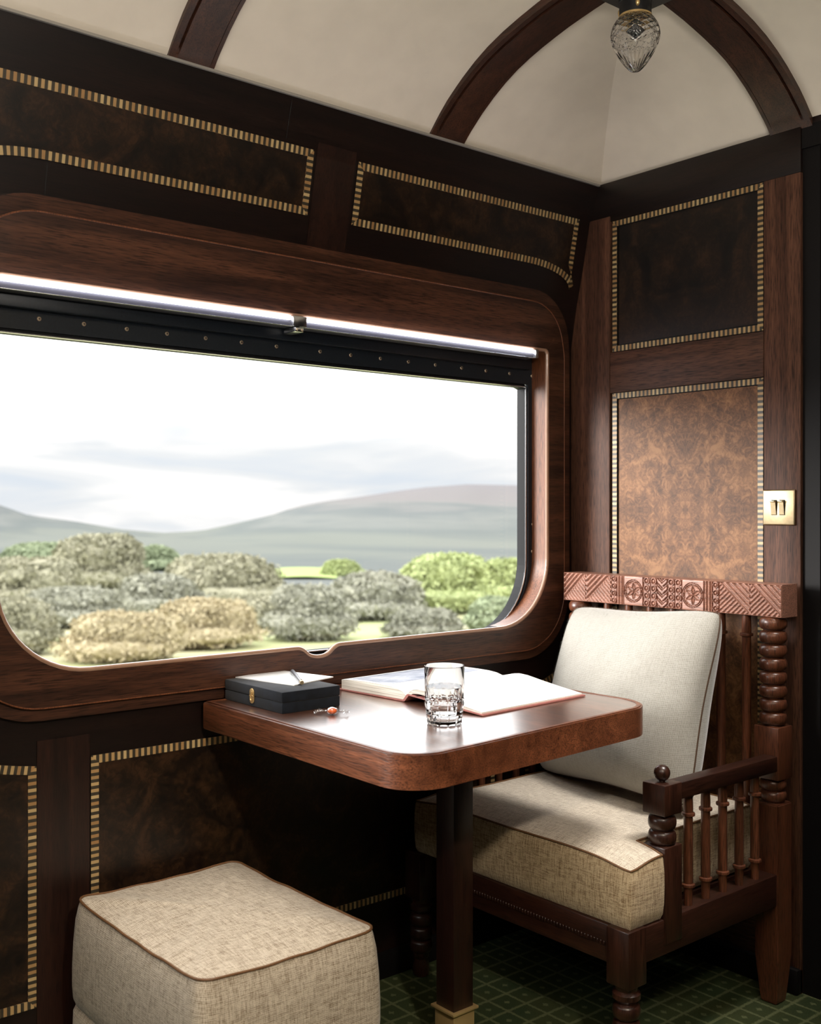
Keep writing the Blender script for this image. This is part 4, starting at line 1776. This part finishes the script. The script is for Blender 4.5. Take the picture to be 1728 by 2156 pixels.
# black presentation box
bx = thing('jewellery_box', (-1.092, -0.137, TT), 'black velvet-covered flat box with a gold clasp on the table', 'box')
BX0, BX1, BY0, BY1 = -1.166, -1.022, -0.250, -0.024
bb = MB().box(BX0, BX1, BY0, BY1, TT, TT + 0.0215, 0.002)
bb.build('box_base', M_VELVET, bx)
MB().box(BX0 - .0005, BX1 + .0005, BY0 - .0005, BY1 + .0005, TT + 0.0222, TT + 0.0440, 0.003).build('box_lid', M_VELVET, bx)
MB().box(BX0 + .002, BX1 - .002, BY0 + .002, BY1 - .002, TT + 0.0205, TT + 0.0235).build('box_seam', M_DARK, bx)
cl = MB()
cl.prism(arc(-0.137, TT + 0.0305, 0.0078, 0, 180, 8) + [(-0.1445, TT + .024)] + arc(-0.137, TT + .0145, 0.0078, 180, 360, 8) + [(-0.1295, TT + .024)],
         lambda a, b, d: (BX0 - .0005 + d, a, b), -0.0022, 0.0004, 0.0006)
clo = cl.build('clasp', M_BRASS2, bx)
MB().tube([(BX0 - .0034, -0.137 + 0.0028 * math.sin(t * 4.2 + .4), TT + .013 + .019 * t) for t in [k / 14 for k in range(15)]], 0.0011, 8).build('clasp_hook', M_BRASS2, clo)
MB().box(BX0 - .0040, BX0 - .0018, -0.1445, -0.1295, TT + .0218, TT + .0236, .0005).build('clasp_hinge', M_BRASS2, clo)

# note paper on the box, a pen on the paper
PZ = TT + 0.0442
pp = [(-1.139, -0.014), (-1.100, -0.198), (-0.975, -0.160), (-1.007, 0.010)]
pp = [(-1.141, -0.026), (-1.102, -0.198), (-0.974, -0.160), (-1.012, 0.0)]
pa = MB()
pa.prism(pp, zmap, PZ, PZ + 0.0022)
paper = rebase(pa.build('note_paper', M_PAPER), (-1.06, -0.1, PZ))
tag(paper, 'white sheets of note paper lying on the black box', 'paper')
pen = thing('ballpoint_pen', (-1.055, -0.138, PZ + 0.0022), 'silver pen lying across the white note paper', 'pen')
p0, p1 = Vector((-1.012, -0.052, PZ + .0072)), Vector((-1.092, -0.212, PZ + .0072))
d_ = (p1 - p0)


def penpath(a, b, n=8):
    return [p0 + d_ * (a + (b - a) * k / n) for k in range(n + 1)]


MB().tube(penpath(0.10, 0.93), 0.0048, 18).build('barrel', M_PEN, pen)
MB().tube(penpath(0.0, 0.10), lambda t: 0.0012 + 0.003 * t, 14).build('tip', M_SIL, pen)
MB().tube(penpath(0.93, 1.0), lambda t: 0.0046 - .0006 * t, 18).build('pen_cap', M_BRASS, pen)
ofs = Vector((0, 0, 0.0052))
MB().tube([q + ofs for q in penpath(0.66, 0.94)], 0.0010, 8).build('clip', M_SIL, pen)

# wrapped sweet
cand = thing('wrapped_sweet', (-1.092, -0.318, TT), 'orange boiled sweet in a clear twisted wrapper beside the black box', 'sweet')
cdv = Vector((0.0455, -0.0570, 0)).normalized()
cpv = Vector((-cdv.y, cdv.x, 0))
cc = Vector((-1.0925, -0.3195, TT + 0.0085))
MB().ico(cc, (0.0098, 0.0098, 0.0066), 3).build('sweet', M_CANDY, cand)
wrp = MB()
rng = random.Random(5)
for sgn in (-1, 1):
    rows = []
    for i in range(9):
        t = i / 8
        row = []
        for j in range(11):
            s = -1 + 2 * j / 10
            hw = 0.0022 + 0.0095 * t
            zz = 0.0030 * (math.sin(j * 2.4 + i * .6 + sgn)) * (0.25 + t) + 0.002 * rng.uniform(-1, 1) * t
            q = cc + cdv * sgn * (0.0095 + 0.0245 * t + 0.0016 * math.sin(j * 1.9)) + cpv * s * hw + Vector((0, 0, zz - 0.0018 * t))
            q.z = max(q.z, TT + 0.0004)
            row.append(tuple(q))
        rows.append(row)
    wrp.grid(rows, True)
g_ = []
for i in range(13):
    a = PI * i / 12
    row = []
    for j in range(20):
        b = 2 * PI * j / 20
        k = 1.0 + 0.05 * math.sin(b * 5 + i)
        row.append(tuple(cc + cdv * math.cos(a) * 0.0118 + (cpv * math.cos(b) * 0.0108 + Vector((0, 0, math.sin(b) * 0.0074))) * math.sin(a) * k))
    row.append(row[0])
    g_.append(row)
wrp.grid(g_, True)
M_FILM = bpy.data.materials.new('cellophane')
M_FILM.use_nodes = True
_nt = M_FILM.node_tree
_nt.nodes.clear()
_o = N(_nt, 'ShaderNodeOutputMaterial'); _t = N(_nt, 'ShaderNodeBsdfTransparent'); _g = N(_nt, 'ShaderNodeBsdfGlossy', i_Roughness=0.08)
_m = N(_nt, 'ShaderNodeMixShader'); _f = N(_nt, 'ShaderNodeLayerWeight', i_Blend=0.35)
_nt.links.new(_f.outputs['Facing'], _m.inputs[0]); _nt.links.new(_t.outputs[0], _m.inputs[1]); _nt.links.new(_g.outputs[0], _m.inputs[2]); _nt.links.new(_m.outputs[0], _o.inputs['Surface'])
wrp.build('wrapper', M_FILM, cand, 60)

# open book: spine along x, left leaf towards the window
book = thing('open_book', (-0.72, -0.30, TT), 'large hardback book lying open on the table by the glass', 'book')
bx0, bx1 = -0.885, -0.556
rot = math.radians(4.0)
bc = Vector((-0.72, -0.30, 0))


def bk(x, y, z):
    dx_, dy_ = x - bc.x, y - bc.y
    return (bc.x + dx_ * math.cos(rot) - dy_ * math.sin(rot), bc.y + dx_ * math.sin(rot) + dy_ * math.cos(rot), TT + z)


def slab(sec, x0, x1, name, mat, parent):
    """cross-section in (y, z) swept along the spine"""
    return MB().prism(sec, lambda a, b, d: bk(d, a, b), x0, x1).build(name, mat, parent)


YS = -0.295                    # spine
# covers
cov = MB()
cov.prism([(YS + .010, .0004), (-0.070, .0004), (-0.070, .0032), (YS + .010, .0032)], lambda a, b, d: bk(d, a, b), bx0 - .004, bx1 + .004, 0.0006)
cov.prism([(YS - .006, .0152), (-0.517, .0006), (-0.517, .0034), (YS - .006, .0180)], lambda a, b, d: bk(d, a, b), bx0 - .004, bx1 + .004, 0.0006)
cov.prism([(YS + .011, .0004), (YS + .011, .0032), (YS - .003, .0180), (YS - .008, .0180), (YS - .008, .0150), (YS + .004, .0022)], lambda a, b, d: bk(d, a, b), bx0 - .004, bx1 + .004)
cov.build('cover', M_COVER, book)
# left block: thick, falling to the gutter
lt = [(-0.078, .0034), (-0.078, .0235), (-0.11, .0262), (-0.15, .0275), (-0.20, .0278), (-0.235, .0272), (-0.260, .0250), (-0.278, .0205), (-0.288, .0130), (YS + .009, .0040)]
slab(lt, bx0, bx1, 'left_pages', M_PAGE, book)
top_l = [(a, b + .0006) for a, b in lt[1:]]
MB().grid([[bk(x, a, b) for a, b in top_l[:-1]] for x in (bx0, bx0 + .001, bx1 - .001, bx1)], True).build('left_page', M_PAPER, book)
# right block: thin, arching up from the gutter
rt_top = [(YS + .002, .0110), (YS - .006, .0215), (-0.314, .0285), (-0.330, .0305), (-0.355, .0290), (-0.40, .0215), (-0.45, .0140), (-0.510, .0062)]
rt_bot = [(-0.510, .0038), (-0.45, .0085), (-0.40, .0135), (-0.355, .0195), (-0.330, .0215), (-0.312, .0200), (YS - .006, .0150), (YS + .004, .0060)]
slab(rt_top + rt_bot, bx0, bx1, 'right_pages', M_PAGE, book)
MB().grid([[bk(x, a, b + .0006) for a, b in rt_top] for x in (bx0, bx0 + .001, bx1 - .001, bx1)], True).build('right_page', M_PAPER, book)
slab([(-0.511, .0034), (-0.511, .0037), (-0.40, .0104), (-0.32, .0168), (-0.32, .0165)], bx0 - .001, bx1 + .001, 'endpaper', M_ENDP, book)
# a picture printed on the left page
def lpz(y):
    for (a, b), (c, d) in zip(top_l, top_l[1:]):
        if c <= y <= a:
            return b + (d - b) * (y - a) / (c - a)
    return .027
MB().grid([[bk(x, y, lpz(y) + .0003) for y in [-0.092 - .0215 * k for k in range(7)]] for x in (-0.872, -0.80, -0.72, -0.64, -0.575)], True).build('printed_picture', M_PHOTO, book)
MB().tube([bk(bx0 + .005 + (bx1 - bx0 - .01) * k / 4, YS + .003, .0105) for k in range(5)], 0.0016, 6).build('gutter', M_PAGE, book)

# cut-glass tumbler of water
GX, GY = -0.978, -0.530
tum = thing('water_tumbler', (GX, GY, TT), 'clear cut-glass tumbler half full of water at the front of the table', 'glass')
GH = 0.112
po = []
for k in range(61):
    t = k / 60
    z = 0.001 + (GH - 0.001) * t
    r = 0.0335 + 0.0045 * min(1, t / 0.35) ** 1.2 + 0.0006 * t
    po.append((r if k else r - .0012, z))
NG = 96


def facets(a, k, r, h):
    n = 12
    f = ((a / (2 * PI) * n) % 1) - .5
    if h < 0.050:
        # rows of small cushions: two bands of blocks and a fluted foot
        col = abs(f) * 2
        rowh = 0.0150 if h > 0.02 else 0.0095
        rowf = abs(((h % rowh) / rowh) - .5) * 2
        return r - 0.0016 * max(0, (col - .70) / .30) - 0.0015 * max(0, (rowf - .66) / .34)
    top = 0.050 + 0.026 * math.sqrt(max(0, 1 - (f * 2) ** 2))
    if h < top:
        return r - 0.0022 * math.sqrt(max(0, 1 - (f * 2) ** 2)) * min(1, (top - h) / 0.012) * 0.9
    return r


tg = MB()
tg.lathe([(po[0][0] - .004, 0.0)] + po, (GX, GY, TT), NG, rfun=lambda a, k, r, h: facets(a, k, r, h) if h > 0.001 else r, cap=False)
inner_p = [(0.001, 0.016), (0.024, 0.0165), (0.0285, 0.020), (0.0315, 0.040), (0.0335, 0.056), (0.0355, 0.085), (0.0368, GH - .001), (0.0378, GH + .0006)]
s0 = len(tg.v)
ti = MB()
ti.lathe(inner_p, (GX, GY, TT), NG, cap=False)
tg.add(ti.v, [tuple(reversed(f)) for f in ti.f], True)
no_ = 62 - 1
for i in range(NG):
    j = (i + 1) % NG
    a = (len(po)) * NG
    b = s0 + (len(inner_p) - 1) * NG
    tg.f.append((a + i, a + j, b + j, b + i)); tg.sm.append(True); tg.uv.append(None)
tg.f.append(tuple(range(NG - 1, -1, -1))); tg.sm.append(False); tg.uv.append(None)
tg.f.append(tuple(s0 + i for i in range(NG))); tg.sm.append(False); tg.uv.append(None)
tg.build('tumbler', M_GLASS, tum, 45)
MB().lathe([(0.001, 0.0163), (0.0238, 0.0168), (0.0283, 0.0202), (0.0313, 0.040), (0.0333, 0.056), (0.0345, 0.0715), (0.0343, 0.0722)], (GX, GY, TT), 64).build('water', M_WATER, tum)

# ------------------------------------------------------------------ landscape beyond the glass
def out_pt(px, depth, z):
    p = CAM + (VD + RD * ((px - 864) / FPX)) * depth
    return Vector((p.x, p.y, z))


def zpix(py, depth):
    return CAM.z + (1075 - py) / FPX * depth


def lerp_tab(tab, x):
    if x <= tab[0][0]:
        return tab[0][1]
    for (a, ya), (b, yb) in zip(tab, tab[1:]):
        if x <= b:
            t = (x - a) / (b - a)
            return ya + (yb - ya) * t
    return tab[-1][1]


SKYL = [(-500, 1050), (-120, 1040), (0, 1063), (60, 1085), (160, 1098), (250, 1114), (340, 1122), (420, 1118), (500, 1101), (570, 1085), (620, 1068), (680, 1056),
        (760, 1046), (830, 1035), (900, 1026), (980, 1021), (1100, 1023), (1300, 1045), (1700, 1090), (2100, 1080)]
GRD = [(3, -2.6), (12, -4.2), (45, -5.2), (62, -6.0), (150, -8.0), (300, -11.0), (420, -13.5)]


def terrain(px, D):
    if D <= 420:
        return lerp_tab(GRD, D)
    top = zpix(lerp_tab(SKYL, px), 1000)
    t = min(1, (D - 420) / 580)
    s = t * t * (3 - 2 * t)
    z = -13.5 + (top + 13.5) * s
    if D < 1000:
        z += 2.2 * mnoise.fractal(Vector((px * 0.006, D * 0.006, 2)), 1.0, 2.0, 4) * math.sin(PI * t)
    else:
        z = top - (D - 1000) * 0.04
    return z


def ground_sheet(name, d_list, mat, lab):
    rows = []
    for D in d_list:
        row = []
        for k in range(101):
            px = -700 + 2900 * k / 100
            p = out_pt(px, D, terrain(px, D))
            row.append(tuple(p))
        rows.append(row)
    return struct(MB().grid(rows, True).build(name, mat))


M_FIELD = noise_mat('meadow', [(0.35, (0.30, 0.345, 0.155)), (0.5, (0.355, 0.36, 0.19)), (0.65, (0.42, 0.385, 0.25))], (0.07, 0.07, 0.07), nscale=1.0)
M_LIME = plain('bright_grass', (0.27, 0.34, 0.12), 0.9, spec=0.1, noise_amt=0.12, nscale=0.3)
M_HILL, _nt, _bs = newmat('heather_hill')
_L = _nt.links.new
_tc = N(_nt, 'ShaderNodeTexCoord')
_mp = N(_nt, 'ShaderNodeMapping')
_mp.inputs['Rotation'].default_value = (0, 0, -YAW)
_mp.inputs['Scale'].default_value = (0.010, 0.004, 0.06)
_L(_tc.outputs['Object'], _mp.inputs['Vector'])
_n = N(_nt, 'ShaderNodeTexNoise', i_Scale=1.0, i_Detail=5.0, i_Roughness=0.6, i_Distortion=0.6)
_L(_mp.outputs['Vector'], _n.inputs['Vector'])
_sp = N(_nt, 'ShaderNodeSeparateXYZ')
_L(_tc.outputs['Object'], _sp.inputs['Vector'])
_mr = N(_nt, 'ShaderNodeMapRange', i_1=-14.0, i_2=24.0)
_L(_sp.outputs[2], _mr.inputs[0])
_ad = N(_nt, 'ShaderNodeMath', operation='MULTIPLY_ADD')
_L(_n.outputs['Fac'], _ad.inputs[0])
_ad.inputs[1].default_value = 0.75
_ad2 = N(_nt, 'ShaderNodeMath', operation='ADD')
_L(_mr.outputs[0], _ad2.inputs[0])
_ad2.inputs[1].default_value = -0.375
_L(_ad2.outputs[0], _ad.inputs[2])
_r = ramp(_nt, [(0.0, (0.139, 0.148, 0.134)), (0.14, (0.113, 0.124, 0.121)), (0.28, (0.140, 0.147, 0.140)), (0.40, (0.112, 0.122, 0.122)), (0.52, (0.146, 0.146, 0.142)), (0.68, (0.151, 0.144, 0.143)), (0.95, (0.148, 0.142, 0.146))])
_L(_ad.outputs[0], _r.inputs['Fac'])
_L(_r.outputs['Color'], _bs.inputs['Base Color'])
_bs.inputs['Roughness'].default_value = 1.0
_bs.inputs['Specular IOR Level'].default_value = 0.0

ground_sheet('ground_meadow', [3, 8, 15, 25, 35, 45, 55, 62, 75, 90, 100], M_FIELD, '')
ground_sheet('ground_hills', [100, 115, 130, 150, 180, 220, 260, 300, 340, 380] + [420 + 20 * k for k in range(30)] + [1010, 1050, 1150, 1400], M_HILL, '')

rows = []
for D in (138, 146, 155, 165, 176):
    rows.append([tuple(out_pt(px, D, terrain(px, D) + 0.15 + 0.25 * math.sin((px - 560) / 150 * PI))) for px in range(560, 711, 10)])
struct(MB().grid(rows, True).build('ground_far_field', M_LIME))

GREENS = {
    'lime': [(0.3, (0.276, 0.317, 0.143)), (0.52, (0.340, 0.386, 0.184)), (0.7, (0.405, 0.460, 0.235))],
    'olive': [(0.3, (0.230, 0.225, 0.152)), (0.52, (0.285, 0.276, 0.198)), (0.7, (0.345, 0.331, 0.244))],
    'green': [(0.3, (0.202, 0.239, 0.152)), (0.52, (0.258, 0.299, 0.189)), (0.7, (0.313, 0.359, 0.239))],
    'grey': [(0.3, (0.230, 0.230, 0.179)), (0.52, (0.281, 0.281, 0.225)), (0.7, (0.331, 0.331, 0.267))],
    'russet': [(0.3, (0.313, 0.267, 0.166)), (0.52, (0.377, 0.322, 0.207)), (0.7, (0.432, 0.386, 0.262))],
}
FOL = {k: noise_mat('foliage_' + k, v, (.35, .35, 1.3), nscale=1.0, spec=0.05) for k, v in GREENS.items()}
M_TRUNK = plain('bark', (0.10, 0.085, 0.065), 0.9, noise_amt=0.3, nscale=8)


def tree(px, D, py_top, wpx, kind, label, seed, squash=1.0, trunk=True):
    z0 = terrain(px, D)
    zt = zpix(py_top, D)
    h = zt - z0
    w = 1.22 * wpx / FPX * D / 2
    base = out_pt(px, D, z0)
    t = thing('tree' if trunk else 'bush', base, label, 'tree' if trunk else 'bush', 'trees and bushes beyond the window')
    rng = random.Random(seed)
    fm = MB()
    lumps = []
    for k in range(13):
        a = rng.uniform(0, 2 * PI)
        fr_ = rng.random() ** 0.6
        hh = rng.uniform(0.28, 0.80)
        rad = w * rng.uniform(0.34, 0.50)
        spread = (w - rad) * fr_ * (1.0 if hh < .6 else 0.55)
        cz = z0 + h * hh
        rz = max(0.2 * rad, min(rad * rng.uniform(.75, 1.0), zt - cz))
        q_ = base + RD * (math.cos(a) * spread) + VD * (math.sin(a) * spread * 0.45)
        lumps.append((q_.x, q_.y, cz, rad, rz))
    lumps.append((base.x, base.y, z0 + h * 0.62, w * .62, h * 0.37))
    lowh = .26 if trunk else 0.30
    lumps.append((base.x, base.y, z0 + h * lowh, w * .96, h * lowh))
    for (lx, ly, lz, lr, lrz) in lumps:                      # twiggy inside, mostly hidden by leaves
        so = Vector((rng.uniform(0, 50), rng.uniform(0, 50), rng.uniform(0, 50)))
        fm.ico((lx, ly, lz), (lr * .84, lr * .84, lrz * .84), 3, lambda co, so=so: 1.0 + 0.16 * mnoise.fractal(co * 2.1 + so, 1.0, 2.0, 3))
    rs = np.random.RandomState(seed)                         # thousands of small leaves
    nl = 16000
    Lm = np.array(lumps)
    wts = Lm[:, 3] * Lm[:, 4]
    li = rs.choice(len(lumps), nl, p=wts / wts.sum())
    dv = rs.normal(size=(nl, 3))
    dv /= np.linalg.norm(dv, axis=1)[:, None]
    rad = rs.uniform(0.74, 1.0, nl) + np.abs(rs.normal(0, 0.045, nl))
    P_ = Lm[li, :3] + dv * rad[:, None] * np.stack([Lm[li, 3], Lm[li, 3], Lm[li, 4]], 1)
    P_ = P_[P_[:, 2] > z0]
    ls = 0.0030 * D
    E1 = rs.normal(size=(len(P_), 3)); E1 /= np.linalg.norm(E1, axis=1)[:, None]
    E2 = rs.normal(size=(len(P_), 3)); E2 /= np.linalg.norm(E2, axis=1)[:, None]
    E1 *= (ls * rs.uniform(.6, 1.3, len(P_)))[:, None]
    E2 *= (ls * rs.uniform(.35, .8, len(P_)))[:, None]
    Q = np.stack([P_ - E1, P_ + E2, P_ + E1, P_ - E2], 1).reshape(-1, 3)
    fm.add(Q.tolist(), [(4 * k, 4 * k + 1, 4 * k + 2, 4 * k + 3) for k in range(len(P_))])
    fm.build('foliage', FOL[kind], t, 0)
    MB().tube([(base.x, base.y, z0 - .3), (base.x + .02 * w, base.y, z0 + h * .25), (base.x - .03 * w, base.y + .02 * w, z0 + h * .6)],
              lambda q: max(.03, 0.06 * w * (1 - .6 * q)), 8).build('trunk', M_TRUNK, t)
    return t


TREES = [
    # px, depth, top py, width px, kind, label, is tree
    (940, 80, 1166, 190, 'lime', 'round pale green tree standing out at the right of the window view', True),
    (1085, 93, 1178, 150, 'lime', 'pale green tree at the right edge of the glass beside the round tree', True),
    (1050, 64, 1258, 130, 'green', 'low dark green bush at the foot of the trees at the right of the glass', False),
    (775, 74, 1205, 210, 'grey', 'broad grey-green tree left of the round pale tree', True),
    (890, 60, 1283, 150, 'grey', 'grey-green bush in front of the round pale tree', False),
    (650, 58, 1232, 180, 'grey', 'grey-brown bush right of centre in the window view', False),
    (478, 87, 1168, 250, 'olive', 'big brownish olive tree near the middle of the window view', True),
    (555, 68, 1255, 180, 'olive', 'olive bush before the big brownish tree', False),
    (215, 105, 1126, 190, 'olive', 'tallest olive tree, left of centre in the window view', True),
    (50, 85, 1175, 240, 'olive', 'wide olive tree at the left edge of the window view', True),
    (340, 77, 1212, 200, 'grey', 'dull grey-green bush between the two olive trees', False),
    (150, 68, 1238, 220, 'grey', 'dull grey bush below the tallest olive tree', False),
    (420, 53, 1262, 240, 'russet', 'russet tinged bush low in the left half of the window view', False),
    (20, 49, 1255, 190, 'olive', 'olive bush low in the left corner of the glass', False),
    (250, 46, 1290, 230, 'russet', 'straw coloured bush low at the left of the window view', False),
    (722, 150, 1182, 74, 'lime', 'small distant bright green tree at the end of the pale field', True),
    (330, 170, 1150, 90, 'green', 'small distant green tree against the hill', True),
    (90, 150, 1145, 170, 'green', 'distant green tree below the left hill', True),
]
for k, (px, D, pt, wp, kd, lb, isT) in enumerate(TREES):
    tree(px, D, pt, wp, kd, lb, 11 + k * 7, trunk=isT)
